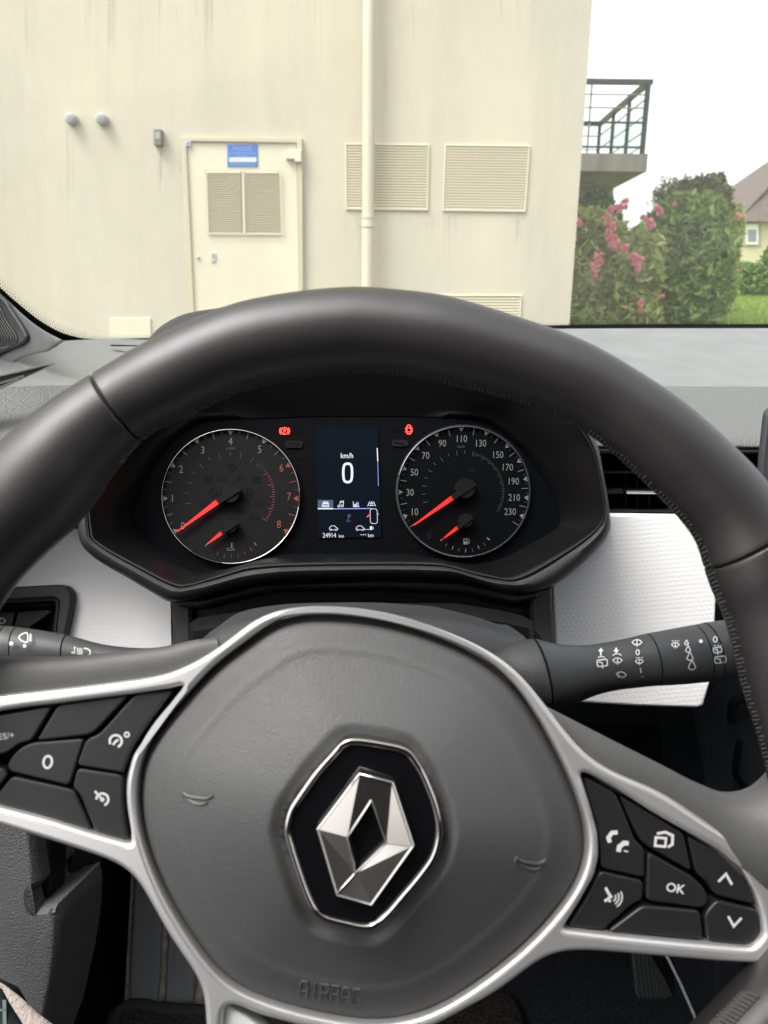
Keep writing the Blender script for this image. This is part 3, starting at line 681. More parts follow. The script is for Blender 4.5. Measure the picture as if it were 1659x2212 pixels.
mb.build('unlit_symbols', 'dial_ghost', tach)
needle(tach, (497, 1066), 22, (470.7, 1083), (383, 1148), 5.6, 0)
needle(tach, (497, 1137), 16, (480, 1150), (449, 1174), 4.2, 0)
c = DC['R']; mb = MB()
A_ = [(0, 214), (10, 203.2), (30, 180.6), (50, 158.7), (70, 136.6), (90, 115), (110, 92.0), (130, 69), (150, 46.5), (170, 29), (190, 11.5), (210, -5.7), (230, -23), (240, -32)]
def spa(v):
    for (a, b), (a2, b2) in zip(A_, A_[1:]):
        if v <= a2: return b + (b2 - b) * (v - a) / (a2 - a)
for v in range(10, 231, 20): tick(mb, c, spa(v), .965, .905, 3, 0, True)
for v in range(0, 241, 5):
    if (v - 10) % 20 == 0: continue
    big = (v - 10) % 10 == 0; tick(mb, c, spa(v), .96, .86 if big else .92, 1.3 if big else .9, 0 if big else 1)
for s_, x, y in (('10', 895, 1105), ('30', 885.6, 1063), ('50', 895, 1019.6), ('70', 919.4, 983.4), ('90', 955.5, 957), ('110', 996.5, 947.3), ('130', 1038, 957), ('150', 1075, 981.7), ('170', 1095.7, 1008.8), ('190', 1108.6, 1039), ('210', 1110.7, 1074), ('230', 1102, 1104.7)):
    text(mb, CL, s_, x, y, 15.5, .0012, sx=.82)
text(mb, CL, 'km/h', 996.5, 964.5, 6, .0012, mi=1)
for i in range(11): tick(mb, c, 196 - i * 12, .62, .57 if i % 2 else .55, 1.2, 1)
for i in range(36): tick(mb, c, 72 - i * 2.95, .61, .575 if i % 4 else .55, 1.0, 1)
for x, y, ang, mi in ((964, 1177, 32, 2), (978, 1183.5, 20, 0), (991.5, 1188.5, 10, 1), (1006, 1189.5, 0, 0), (1020.5, 1188.5, -10, 1), (1033.5, 1182, -22, 0), (1046.5, 1175.5, -32, 1)):
    stroke(mb, CL, [(0, -4), (0, 4)], 1.4, .0012, mi, at=(x, y), ang=ang)
stroke(mb, CL, [(1052, 1161.5), (1058, 1166.5)], 2.6, .0012, 0); stroke(mb, CL, [(951.5, 1168), (957, 1164)], 3.2, .0012, 2)
fill(mb, CL, [(1001, 1163), (1010, 1163), (1010, 1176), (1001, 1176)], .0012, 0); fill(mb, CL, [(1003, 1165), (1008, 1165), (1008, 1169), (1003, 1169)], .0014, 3)
stroke(mb, CL, [(1011, 1163), (1014, 1166), (1014, 1173), (1012, 1174), (1011, 1170)], 1.2, .0012, 0)
mb.build('dial_markings', ['dial_print', 'dial_dim', 'dial_red', 'gap_black'], spd)
mb = MB()
for x, y in ((989, 1029), (963, 1056), (983, 1095)): stroke(mb, CL, arc(0, 0, 9, 9, n=16), 1.3, .0011, 0, True, at=(x, y)); stroke(mb, CL, [(-6, 0), (6, 0)], 1.3, .0011, at=(x, y))
stroke(mb, CL, [(-9, -4), (-3, -7), (5, -7), (9, -2), (9, 5), (-7, 5)], 1.4, .0011, 0, True, at=(1021, 1093)); fill(mb, CL, [(-8, -9), (8, -9), (8, -2), (-8, -2)], .0011, at=(1017, 1022)); stroke(mb, CL, [(-6, 8), (-2, 3), (-8, 0)], 1.5, .0011, at=(1017, 1026)); stroke(mb, CL, [(6, 8), (9, 3), (3, 0)], 1.5, .0011, at=(1017, 1026))
fill(mb, CL, [(-5, -8), (4, -8), (4, 8), (-5, 8)], .0011, at=(928, 1157))
mb.build('unlit_symbols', 'dial_ghost', spd)
needle(spd, (1004, 1056.5), 22, (978.4, 1074.5), (894, 1134.5), 5.2, 0)
needle(spd, (1005, 1126), 16, (989.7, 1138.6), (959, 1162.5), 4.0, 0)
# warning lamps on the panel
def at0(mbx, f, mi=0): pass
mb = MB(); h = .0006
stroke(mb, CL, arc(0, 0, 7.2, 7.2, n=24), 1.6, h, 0, True, at=(614.8, 931)); stroke(mb, CL, arc(0, 0, 10.5, 10.5, 140, 220, 10), 1.7, h, at=(614.8, 931)); stroke(mb, CL, arc(0, 0, 10.5, 10.5, -40, 40, 10), 1.7, h, at=(614.8, 931)); text(mb, CL, 'P', 615, 931, 8, h, w=.02)
mb.build('brake_lamp', 'lamp_red', cl)
mb = MB(); stroke(mb, CL, [(-4, -7), (-2, -9.5), (2, -9.5), (4, -7), (4.5, 7), (2, 9.5), (-2, 9.5), (-4.5, 7)], 1.6, h, 0, True, at=(883.3, 928))
for sx in (-1, 1):
    for q in (-2, 4): stroke(mb, CL, [(sx * 4.5, q - 3), (sx * 8, q + 1)], 1.5, h, at=(883.3, 928))
stroke(mb, CL, [(-3, -4), (3, -4)], 1.3, h, at=(883.3, 928)); stroke(mb, CL, [(-3, 5), (3, 5)], 1.3, h, at=(883.3, 928))
mb.build('door_lamp', 'lamp_red', cl)
mb = MB()
def pill(x, y, w, hh_): return rounded([(x - w, y - hh_), (x + w, y - hh_), (x + w, y + hh_), (x - w, y + hh_)], hh_, 5)
fill(mb, CL, pill(634.7, 959.6, 18.5, 7.5), h, 0); text(mb, CL, 'STOP', 634.7, 959.6, 9, .0009, mi=1, sx=.9)
mb.build('stop_lamp', ['dial_ghost_text', 'panel_black'], cl); mb = MB(); fill(mb, CL, pill(863.5, 957, 17.5, 7), h, 0); stroke(mb, CL, [(-12, -4), (-8, -1), (0, 0), (10, 4)], 3, .0009, 1, at=(864, 957)); mb.build('service_lamp', ['dial_ghost_text', 'panel_black'], cl); mb = MB()
for x, y in ((645, 931), (855, 926), (912, 922), (648, 985), (854, 984), (630, 1177), (656, 1172), (884, 1180), (651, 1180)):
    stroke(mb, CL, [(-6, 4), (0, -6), (6, 4)] if (x + y) % 2 > 1 else [(-7, 3), (7, 3), (7, -3), (-7, -3)], 1.2, h, 2, at=(x, y)); stroke(mb, CL, [(0, -6), (0, 5)], 1.5, h, 2, at=(x, y))
mb.build('unlit_lamps', ['dial_ghost_text', 'panel_black', 'dial_ghost'], cl)
# display
mb = MB(); slab(mb, CL, [[(681, 921), (817, 921), (824, 1160), (687, 1162)]], .0004, .0008, .0001, res=0)
dsp = mb.build('display', 'screen_dark', cl, 0)
mb = MB(); h = .0009; T = lambda *a, **k: text(mb, CL, *a, **k)
T('km/h', 749.5, 983.7, 11.5, h, sx=.88, w=.01)
stroke(mb, CL, catmull([(0, -20), (7.5, -16), (9.5, 0), (7.5, 16), (0, 20), (-7.5, 16), (-9.5, 0), (-7.5, -16)], 6), 5.2, h, 0, True, at=(751, 1021.5))
stroke(mb, CL, [(814.8, 967.8), (816, 996)], 2.2, h); stroke(mb, CL, [(816, 996), (817.3, 1049.7)], 1.0, h, 2)
fill(mb, CL, [(686.5, 1080), (719.8, 1080), (719.8, 1097), (686.5, 1097)], .0007, 1)
stroke(mb, CL, [(686.5, 1098.8), (719.8, 1098.8)], 2.6, h, 0); stroke(mb, CL, [(719.8, 1099.2), (804, 1098.4)], 1.6, h, 2)
k = (703.4, 1090)
stroke(mb, CL, [(-7, 5), (-7, -1), (-4.5, -6), (4.5, -6), (7, -1), (7, 5), (-7, 5)], 1.3, h, at=k); fill(mb, CL, [(-4.5, -4.5), (4.5, -4.5), (5.5, -1), (-5.5, -1)], h, at=k); stroke(mb, CL, [(-6, 2), (6, 2)], 2, h, at=k)
k = (736, 1088.5); stroke(mb, CL, [(-2, 5), (-1, -5.5), (6, -6.5), (5.5, 3.5)], 1.3, h, at=k); stroke(mb, CL, [(-1, -3), (6, -4)], 1.2, h, at=k); stroke(mb, CL, arc(0, 0, 2.4, 2.2, n=10), 1.2, h, 0, True, at=(k[0] - 4, k[1] + 5)); stroke(mb, CL, arc(0, 0, 2.4, 2.2, n=10), 1.2, h, 0, True, at=(k[0] + 3.4, k[1] + 4.4))
k = (769.5, 1089); stroke(mb, CL, [(-6.5, -6), (-6, 5.5), (7, 5.5)], 1.3, h, at=k)
for q, t_, mi in ((-3.5, 0, 0), (-.8, -1.5, 0), (1.8, -5, 2), (4.5, -3.5, 2)): stroke(mb, CL, [(q, 5), (q, t_)], 2, h, mi, at=k)
k = (802.7, 1088.5)
for sx in (-1, 1): stroke(mb, CL, [(sx * 8.5, 5), (sx * 4, -5)], 1.5, h, at=k)
for q, t_ in ((-4, 2), (-.5, 3.2), (3.2, 4.4)): stroke(mb, CL, [(-t_, q), (t_, q)], 1.8, h, at=k)
stroke(mb, CL, rounded([(799.5, 1099), (814.5, 1099), (815.5, 1131), (800, 1131)], 6, 4), 1.1, h, 0, True)
stroke(mb, CL, [(792.5, 1117), (800, 1110.5)], 2.6, .0012, 3); stroke(mb, CL, [(815, 1109), (818, 1111)], 1.2, h)
stroke(mb, CL, arc(0, 0, 2.4, 2.4, n=12), 2.2, h, 4, True, at=(754, 1114)); stroke(mb, CL, [(753.5, 1116), (752, 1122)], 2, h, 4); stroke(mb, CL, [(748, 1124), (758, 1124)], 1, h, 4); stroke(mb, CL, [(748, 1127), (757, 1127)], 1, h, 4)
for kx in (720.4, 778):
    stroke(mb, CL, catmull([(-9, 3), (-8, -1), (-5, -4), (2, -4.5), (6, -1), (9, 1), (9, 4)], 3, False), 1.2, h, at=(kx, 1140.5)); stroke(mb, CL, [(-4, 4), (4, 4)], 1.1, h, at=(kx, 1140.5))
    for q in (-6, 6): stroke(mb, CL, arc(0, 0, 1.7, 1.7, n=8), 1, h, 0, True, at=(kx + q, 1144.3))
for q in (789.5, 793, 796.5): fill(mb, CL, arc(q, 1143.8, 1, 1, n=8), h)
fill(mb, CL, [(799, 1137), (804, 1137), (804, 1144.5), (799, 1144.5)], h); stroke(mb, CL, [(804, 1137.5), (806.5, 1140), (806, 1144)], 1, h)
T('24914', 711.5, 1156, 10.5, h, sx=.82); T('km', 737.5, 1157.5, 7.5, h, sx=.9); T('km', 801, 1156, 8.5, h, sx=.9)
for q in (780.5, 785, 789.5): stroke(mb, CL, [(q - 1.5, 1155), (q + 1.5, 1155)], 1.4, h)
mb.build('display_readout', ['screen_white', 'screen_tab', 'screen_blue', 'screen_red', 'screen_dimblue'], dsp)

# ================================================================ DASHBOARD
dash = thing('dashboard', P(830, 1100, .75), 'grey grained dashboard with white textured trim panels either side of the dials', 'dashboard')
D0 = [(-500, 752, .66), (0, 745, .75), (137, 736, .82), (317, 729, .90), (600, 722, .98), (829, 716, 1.04), (1229, 710, 1.12), (1659, 709, 1.18), (2300, 709, 1.22)]
D1 = [(-500, 850, .60), (0, 836, .64), (137, 832, .67), (317, 830, .70), (600, 832, .76), (829, 833, .80), (1229, 834, .82), (1659, 835, .84), (2300, 837, .86)]
D2 = [(-500, 980, .54), (0, 960, .555), (137, 950, .57), (317, 945, .66), (600, 938, .70), (829, 934, .70), (1229, 933, .66), (1659, 934, .67), (2300, 937, .68)]
D3 = [(-500, 1110, .50), (0, 1100, .52), (137, 1095, .53), (317, 1080, .66), (600, 1000, .70), (829, 962, .70), (1229, 962, .640), (1659, 964, .648), (2300, 966, .65)]
D4 = [(-500, 1145, .53), (0, 1142, .545), (137, 1142, .555), (317, 1130, .67), (600, 1010, .70), (829, 974, .70), (1229, 974, .655), (1659, 976, .665), (2300, 978, .67)]
def mid(a, b, t=.5): return [tuple(p * (1 - t) + q * t for p, q in zip(u, v)) for u, v in zip(a, b)]
mb = MB(); patch(mb, [D0, mid(D0, D1, .5), D1], 6, 6); mb.build('windscreen_ledge', 'dash_smooth', dash, 60)
mb = MB(); patch(mb, [D1, mid(D1, D2), D2, D3, D4], 6, 6); mb.build('padded_top', 'dash_grain', dash, 60)
mb = MB(); DEF = Plane(268, 746, .84, 80, 0); fill(mb, DEF, [(238, 744.5), (298, 745.5), (296, 748), (240, 748)], .004); mb.build('demister_slot', 'gap_black', dash)
mb = MB(); cube(mb, (-.78, .74, .62), (1.05, 1.10, .89)); mb.build('lower_body', 'cabin_dark', dash, 0)
TR = Plane(1380, 1300, .60, 14, 4)
mb = MB(); q = [(1225, 1106), (1300, 1109), (1560, 1113), (1553, 1240), (1548, 1345), (1538, 1470), (1522, 1525), (1508, 1531), (1380, 1527), (1235, 1518), (1200, 1480), (1197, 1382), (1190, 1268), (1195, 1180)]
pad(mb, TR, q, [(0, -.03), (0, -.004), (.0012, -.001), (.003, 0)]); mb.build('trim_panel', 'trim_white', dash, 50)
TL_ = Plane(270, 1300, .585, 14, 0)
mb = MB(); pad(mb, TL_, [(-200, 1140), (215, 1140), (330, 1240), (371, 1290), (373, 1400), (378, 1500), (128, 1500), (139, 1371), (150, 1300), (142, 1276), (22, 1276), (-200, 1280)], [(0, -.03), (0, -.003), (.001, 0)])
mb.build('trim_panel', 'trim_white', dash, 50)
# column opening between the trims
mb = MB()
pad(mb, CL, [(385, 1296), (440, 1294), (560, 1262), (829, 1252), (1000, 1258), (1120, 1284), (1165, 1278), (1162, 1292), (1110, 1302), (1060, 1290), (990, 1277), (829, 1269), (600, 1271), (480, 1297), (430, 1312), (383, 1310)], [(0, 0), (0, .018), (.0015, .020)], h0=.02)
mb.build('column_ledge', 'hood_plastic', dash)
mb = MB(); pad(mb, CL, [(413, 1318), (470, 1309), (560, 1284), (600, 1277), (829, 1275), (990, 1281), (1100, 1311), (1147, 1308), (1147, 1352), (1100, 1340), (1000, 1322), (829, 1322), (570, 1333), (413, 1352)], [(0, -.02), (0, .003), (.001, .004)], h0=.004)
mb.build('column_ledge', 'black_plastic', dash)
mb = MB(); pad(mb, CL, [(369, 1296), (412, 1298), (414, 1390), (404, 1404), (374, 1402)], [(0, -.04), (0, .010), (.002, .012)], h0=.012); mb.build('opening_cheek', 'hood_plastic', dash)
mb = MB(); pad(mb, CL, [(1145, 1276), (1193, 1266), (1199, 1384), (1182, 1400), (1148, 1362)], [(0, -.04), (0, .010), (.002, .012)], h0=.012); mb.build('opening_cheek', 'hood_plastic', dash)
# right air vent
VT = Plane(1450, 1040, .645, 8, 4)
vq = [(1262, 975), (1720, 978), (1720, 1112), (1292, 1108)]
mb = MB(); pad(mb, VT, vq, [(0, 0), (0, -.06)]); vent = mb.build('air_vent', 'gap_black', dash, 0)
mb = MB(); pad(mb, VT, [(1262, 970), (1720, 973), (1720, 981), (1262, 979)], [(0, -.02), (0, .001), (.001, .002)]); pad(mb, VT, [(1290, 1102), (1720, 1104), (1720, 1112), (1290, 1111)], [(0, -.02), (0, .0), (.001, .001)]); mb.build('vent_frame', 'black_plastic', vent)
for y0, hh_ in ((1021, 3.2), (1063, 6.5)):
    mb = MB(); pad(mb, VT, [(1270, y0 - hh_), (1715, y0 - hh_ + 2), (1715, y0 + hh_ + 2), (1270, y0 + hh_)], [(0, -.03), (0, -.008), (.0012, -.006)], h0=-.006); mb.build('vent_slat', 'black_plastic', vent)
for x in (1350, 1375, 1400, 1480): mb = MB(); box(mb, VT, x, 985, x + 4, 1103, -.05, -.03); mb.build('vent_vane', 'hood_plastic', vent)
mb = MB(); pad(mb, VT, rounded([(1350, 1056), (1432, 1057), (1432, 1070), (1350, 1069)], 5), [(0, -.006), (0, -.002), (.001, 0), (.003, -.0015)]); mb.build('vent_tab', 'chrome_satin', vent)
# console side beyond the trim
CN = Plane(1650, 1500, .68, 5, 4)
mb = MB(); pad(mb, CN, [(1540, 1105), (2400, 1110), (2400, 2400), (1560, 2400), (1530, 1700), (1500, 1540), (1535, 1480)], [(0, -.1), (0, -.004), (.004, 0)]); mb.build('console_side', 'cabin_dark', dash)
mb = MB(); tube(mb, [CN.p(*q, .012) for q in catmull([(1580, 1560), (1581, 1530), (1590, 1515), (1604, 1508), (1630, 1512), (1700, 1540)], 5, False)], .004, 8); tube(mb, [CN.p(*q, .012) for q in catmull([(1598, 1600), (1588, 1660), (1600, 1690), (1622, 1708), (1660, 1712)], 5, False)], .003, 8)
mb.build('console_edge', 'panel_black', dash)
# left switch block
SW = TL_
fo = [(-220, 1272), (22, 1270), (122, 1265), (144, 1269), (155, 1283), (155, 1300), (149, 1336), (141, 1371), (135, 1450), (-220, 1450)]
f1 = [(-210, 1300), (15, 1297), (118, 1291), (127, 1299), (126, 1320), (122, 1349), (116, 1440), (-210, 1440)]
mb = MB(); slab(mb, SW, [rounded(fo, 6), rounded(f1, 8)], .008, .012, .002); swf = mb.build('switch_block', 'shroud_plastic', dash)
mb = MB(); pad(mb, SW, rounded(f1, 8), [(0, .004), (.002, .004), (.002, -.004), (.006, -.012), (.0065, -.03)], h0=.004); mb.build('block_recess', 'hood_plastic', swf)
for q in ([(-200, 1325), (34, 1321), (27, 1348), (24, 1400), (-200, 1400)], [(39, 1321), (103, 1316), (112, 1322), (66, 1354), (64, 1400), (29, 1400), (31, 1349)]):
    mb = MB(); pad(mb, SW, rounded(q, 3, 2), [(0, -.028), (0, -.010), (.0006, -.009)], h0=-.009); bb = mb.build('switch_button', 'shroud_plastic', swf)
    if q[0][0] < 0:
        mb = MB(); stroke(mb, SW, [(-4, -6), (3, -5), (8, 0), (3, 5), (-4, 6)], 2, -.0085, 0, True, at=(4, 1341)); stroke(mb, SW, [(-12, -4), (-18, -4)], 1.5, -.0085, at=(4, 1341)); bb2 = mb.build('switch_symbol', 'print_white', swf)
# left side vent and knee panel
SV = Plane(50, 815, .585, 62, 0)
mb = MB(); fill(mb, SV, [(-120, 842), (-40, 824), (0, 813), (40, 804), (80, 794), (119, 785), (80, 804), (40, 822), (0, 840), (-120, 905)], .002); sv = mb.build('side_vent', 'gap_black', dash)
mb = MB()
stroke(mb, SV, [(-120, 842), (-40, 822), (0, 811.5), (40, 802), (80, 792.5), (118, 785)], 2.2, .004); stroke(mb, SV, [(-120, 908), (0, 841), (40, 822), (80, 804), (118, 786)], 2.6, .004); mb.build('vent_frame', 'grille_plastic', sv)
mb = MB()
for a, b in (((-60, 846), (52, 812)), ((-60, 862), (40, 820))): stroke(mb, SV, [a, b], 5, .003)
mb.build('vent_slat', 'hood_plastic', sv)
KP = Plane(60, 1980, .50, 8, -12)
mb = MB(); q = rounded([(-260, 1640), (50, 1660), (69, 1808), (75, 1865), (81, 1915), (62, 1934), (68, 1966), (98, 1963), (120, 1954), (127, 1990), (125, 2050), (120, 2090), (111, 2150), (102, 2190), (85, 2270), (40, 2400), (-260, 2400)], 7, 4)
pad(mb, KP, q, [(0, -.05), (0, -.008), (.0012, -.004), (.003, -.001), (.0045, 0)]); mb.build('knee_panel', 'kick_grain', dash, 80)
mb = MB(); pad(mb, KP, catmull([(20, 1640), (190, 1700), (182, 1800), (168, 1875), (150, 1925), (122, 1960), (70, 1975), (30, 1900)], 5), [(0, -.08), (0, -.045), (.006, -.04), (.02, -.055)], h0=-.04); mb.build('latch_recess', 'hood_plastic', dash, 60)
mb = MB(); pad(mb, KP, rounded([(66, 1740), (106, 1750), (109, 1900), (105, 1944), (73, 1957), (69, 1936), (85, 1918), (79, 1865)], 3), [(0, -.03), (0, -.014), (.001, -.013)], h0=-.013); mb.build('latch_lever', 'black_plastic', dash)
# centre screen
TB = Plane(1700, 1000, .50, 10, 6)
scr = thing('touch_screen', TB.p(1700, 1120, -.02), 'dark edge of a centre touch screen standing at the right edge of the view', 'screen')
mb = MB(); pad(mb, TB, rounded([(1659, 878), (2300, 872), (2300, 1160), (1640, 1150), (1646, 1000)], 22, 5), [(0, -.005), (0, -.003), (.0015, -.0006), (.003, 0)], h0=0); b_ = mb.build('screen_body', 'tablet', scr)
mb = MB(); fill(mb, TB, [(1672, 892), (2280, 886), (2280, 1140), (1660, 1130)], .0005); mb.build('screen_glass', 'gloss_black', scr)

# ================================================================ COLUMN AND STALKS
CO = Plane(790, 1450, .40, 15, 3)
col = thing('steering_column', CO.p(790, 1500, -.03), 'dark grey steering column shroud just behind the wheel hub', 'steering column')
mb = MB(); q = catmull([(398, 1440), (410, 1405), (441, 1382), (470, 1362), (514, 1347), (600, 1335), (720, 1331), (824, 1331), (891, 1335), (975, 1342), (1060, 1360), (1112, 1377), (1146, 1384), (1163, 1420), (1175, 1500), (1150, 1680), (800, 1760), (430, 1680), (400, 1520)], 5)
pad(mb, CO, q, [(0, -.06), (0, -.016), (.002, -.010), (.006, -.005), (.013, -.001), (.024, .001)]); mb.build('column_shroud', 'shroud_plastic', col, 80)
mb = MB(); pad(mb, CO, [(405, 1350), (560, 1328), (829, 1316), (1000, 1316), (1100, 1332), (1155, 1345), (1165, 1430), (395, 1430)], [(0, -.08), (0, -.056), (.004, -.050)], h0=-.05); mb.build('gaiter', 'shroud_dark', col)
class Limb:
    def __init__(s, pl, pairs, h0, df=1.0): s.df = df; s.pl = pl; s.pp = catmull([(*a, *b) for a, b in pairs], 10, False); s.h0 = h0
    def p(s, x, y, h=0):
        side = lambda q: (q[2] - q[0]) * (y - q[1]) - (q[3] - q[1]) * (x - q[0])
        for q0, q1 in zip(s.pp, s.pp[1:]):
            s0, s1 = side(q0), side(q1)
            if s0 * s1 <= 0 and s0 != s1: break
        f = s0 / (s0 - s1) if s0 != s1 else 0; q = [a + (b - a) * f for a, b in zip(q0, q1)]
        A, B = Vector(q[:2]), Vector(q[2:]); t = 2 * (Vector((x, y)) - A).dot(B - A) / (B - A).length_squared - 1; t = max(-.98, min(.98, t))
        R_ = (s.pl.p(*A, s.h0) - s.pl.p(*B, s.h0)).length / 2 * s.df
        return s.pl.p(x, y, s.h0 + R_ * math.sqrt(1 - t * t) + h + .0007)
ST = Plane(1380, 1430, .385, 20, 2)
wst = thing('wiper_stalk', ST.p(1180, 1450, 0), 'black wiper stalk printed with white wiper symbols, right of the column', 'stalk', 'control stalks on the steering column')
ba = [((1155, 1379), (1190, 1535)), ((1172, 1383), (1207, 1532)), ((1204, 1391), (1232, 1523)), ((1259, 1394), (1281, 1503)), ((1304, 1389), (1328, 1491)), ((1350, 1380), (1375, 1485)), ((1396, 1369), (1416, 1481))]
r1 = [((1399, 1368.5), (1419, 1481)), ((1450, 1359), (1472, 1478)), ((1499, 1350), (1524, 1473))]
r2 = [((1502, 1350), (1527, 1473)), ((1511, 1348), (1537, 1472)), ((1520, 1346), (1546, 1471))]
r3 = [((1523, 1345), (1549, 1470)), ((1569, 1339), (1592, 1462)), ((1630, 1332), (1650, 1452))]
parts = []
for nm, pr in (('stalk_body', ba), ('stalk_ring', r1), ('stalk_ring', r2), ('stalk_cap', r3)):
    mb = MB(); edge_loft(mb, ST, pr, 0, 1.0, 40, 8); parts.append(mb.build(nm, 'stalk_plastic', wst, 50))
mb = MB(); edge_loft(mb, ST, [((1390, 1374), (1410, 1478)), ((1500, 1354), (1524, 1470)), ((1530, 1349), (1552, 1465))], 0, 1.0, 32, 6); mb.build('stalk_core', 'gap_black', wst)
mb = MB(); edge_loft(mb, ST, [((1060, 1420), (1095, 1480)), ((1085, 1398), (1120, 1512)), ((1108, 1388), (1142, 1528)), ((1122, 1384), (1156, 1532)), ((1138, 1381), (1172, 1535)), ((1150, 1380), (1184, 1536))], -.001, 1.0, 40, 6); mb.build('stalk_collar', 'shroud_plastic', wst, 50)
def fan(m_, sf, x, y, w, full=True, dash_=False, ang=0):
    q = arc(0, 9, 13, 15, 40, 140, 7) + arc(0, 9, 5, 6, 140, 40, 4)
    stroke(m_, sf, q, 1.8, .0003, 0, True, at=(x, y), sc=w, ang=ang); stroke(m_, sf, [(0, 9), (0, -5) if full else (-7, -3)], 1.8, .0003, at=(x, y), sc=w, ang=ang)
    if dash_:
        for k in (-9, -2, 5): stroke(m_, sf, [(k, -10), (k + 4, -10)], 1.8, .0003, at=(x, y), sc=w, ang=ang)
def rear(m_, sf, x, y, w, h_, dash_=False):
    stroke(m_, sf, rounded([(-w, -h_), (w, -h_), (w, h_), (-w, h_)], 3, 2), 2.2, .0003, 0, True, at=(x, y), ang=-6); stroke(m_, sf, [(0, h_ + 5), (0, 0), (-w * .7, -h_ * .5)], 2.2, .0003, at=(x, y), ang=-6)
    if dash_:
        for k in (-8, -1, 5): stroke(m_, sf, [(k, -h_ - 4), (k + 4, -h_ - 4)], 1.8, .0003, at=(x, y))
L1 = Limb(ST, ba, 0); mb = MB()
rear(mb, L1, 1301, 1432, 11, 7); fill(mb, L1, [(0, -9), (6, -1), (-6, -1)], .0003, at=(1298, 1408)); stroke(mb, L1, [(1298, 1407), (1298, 1416)], 3, .0003); stroke(mb, L1, arc(1299, 1426, 10, 8, 40, 140, 8), 1.8, .0003)
fan(mb, L1, 1334, 1427, 1.0, True); fill(mb, L1, [(0, 5), (6, -2), (-6, -2)], .0003, at=(1331, 1406)); stroke(mb, L1, [(1331, 1399), (1331, 1405)], 3, .0003); stroke(mb, L1, arc(1333, 1419, 10, 7, 20, 160, 8), 1.8, .0003)
fan(mb, L1, 1342, 1458, 1.1, False, ang=8)
fan(mb, L1, 1376, 1388, 1.05); fan(mb, L1, 1381, 1429, .85, True, True)
stroke(mb, L1, arc(1377.5, 1409, 3.6, 5.5, n=14), 2, .0003, 0, True)
text(mb, L1, '1', 1384, 1448, 11, .0003, -8, w=.02); text(mb, L1, '2', 1389, 1466, 11, .0003, -8, w=.02)
mb.build('stalk_print', 'print_white', parts[0])
L2 = Limb(ST, r1, 0); mb = MB(); fan(mb, L2, 1459, 1393, .85, True, True)
for x, y, r in ((1483, 1389, 4), (1486.5, 1403.5, 5.5), (1490.5, 1420, 6.8), (1495, 1439, 8)):
    stroke(mb, L2, catmull([(0, -1.5 * r), (.7 * r, -.3 * r), (.95 * r, .4 * r), (0, r), (-.95 * r, .4 * r), (-.7 * r, -.3 * r)], 3), 2, .0003, 0, True, at=(x, y))
mb.build('stalk_print', 'print_white', parts[1])
mb = MB(); fill(mb, Limb(ST, r2, 0), arc(1514, 1385, 4.2, 4.2, n=14), .0004); mb.build('stalk_print', 'print_white', parts[2])
L4 = Limb(ST, r3, 0); mb = MB(); stroke(mb, L4, arc(1545, 1381, 4, 6, n=14), 2.2, .0003, 0, True); rear(mb, L4, 1550, 1404, 9, 5.5, True); rear(mb, L4, 1556, 1425, 12, 7)
mb.build('stalk_print', 'print_white', parts[3])
SL = Plane(150, 1410, .385, 20, 0)
lst = thing('light_stalk', SL.p(400, 1420, 0), 'black lighting stalk printed with white lamp symbols, left of the column', 'stalk', 'control stalks on the steering column')
l0 = [((-120, 1352), (-120, 1440)), ((-40, 1350), (-38, 1443)), ((10, 1352), (14, 1445))]
l1 = [((13, 1352.5), (17, 1446)), ((24, 1353), (28, 1447)), ((35, 1355), (40, 1448))]
l2 = [((38, 1355), (42, 1449)), ((90, 1362), (95, 1452)), ((143, 1371), (146, 1455))]
l3 = [((146, 1372), (149, 1455)), ((171, 1379), (172, 1458)), ((220, 1391.5), (220, 1462)), ((269, 1398), (268, 1468)), ((318, 1400), (316, 1478)), ((355, 1396), (352, 1490)), ((400, 1386), (394, 1500)), ((430, 1380), (424, 1500))]
lp = []
for nm, pr in (('stalk_cap', l0), ('stalk_ring', l1), ('stalk_ring', l2), ('stalk_body', l3)):
    mb = MB(); edge_loft(mb, SL, pr, 0, .9, 40, 8); lp.append(mb.build(nm, 'stalk_plastic', lst, 50))
mb = MB(); edge_loft(mb, SL, [((-30, 1355), (-30, 1440)), ((40, 1359), (42, 1444)), ((155, 1378), (155, 1452))], 0, .9, 32, 6); mb.build('stalk_core', 'gap_black', lst)
LB = Limb(SL, l2, 0); LB.h0 = 0; mb = MB()
stroke(mb, LB, catmull([(8, -9), (0, -9), (-9, -3), (-9, 3), (0, 9), (8, 9)], 3), 2.2, .0003, 0, True, at=(51, 1377))
for k in (-5, 0, 5): stroke(mb, LB, [(12, k), (18, k + 1)], 2, .0003, at=(51, 1377))
stroke(mb, LB, [(15, -9), (14, 9)], 1.6, .0003, at=(51, 1377)); fill(mb, LB, arc(53, 1395, 4, 4, n=12), .0003); mb.build('stalk_print', 'print_white', lp[2])
mb = MB(); fill(mb, Limb(SL, l1, 0), arc(24, 1390, 4.5, 4.5, n=12), .0003); mb.build('stalk_print', 'print_white', lp[1])
L3 = Limb(SL, l3, 0); mb = MB()
stroke(mb, L3, [(161, 1399), (161, 1412)], 1.6, .0003)
for a in (156.5, 161.5): fill(mb, L3, [(a, 1396), (a + 3, 1400), (a - 3, 1400)] if a > 160 else [(a, 1413), (a + 3, 1408), (a - 3, 1408)], .0003)
for k in range(4): stroke(mb, L3, [(167 + k * 3.2, 1399 + k * .5), (168 + k * 3.2, 1414)], 1.5, .0003)
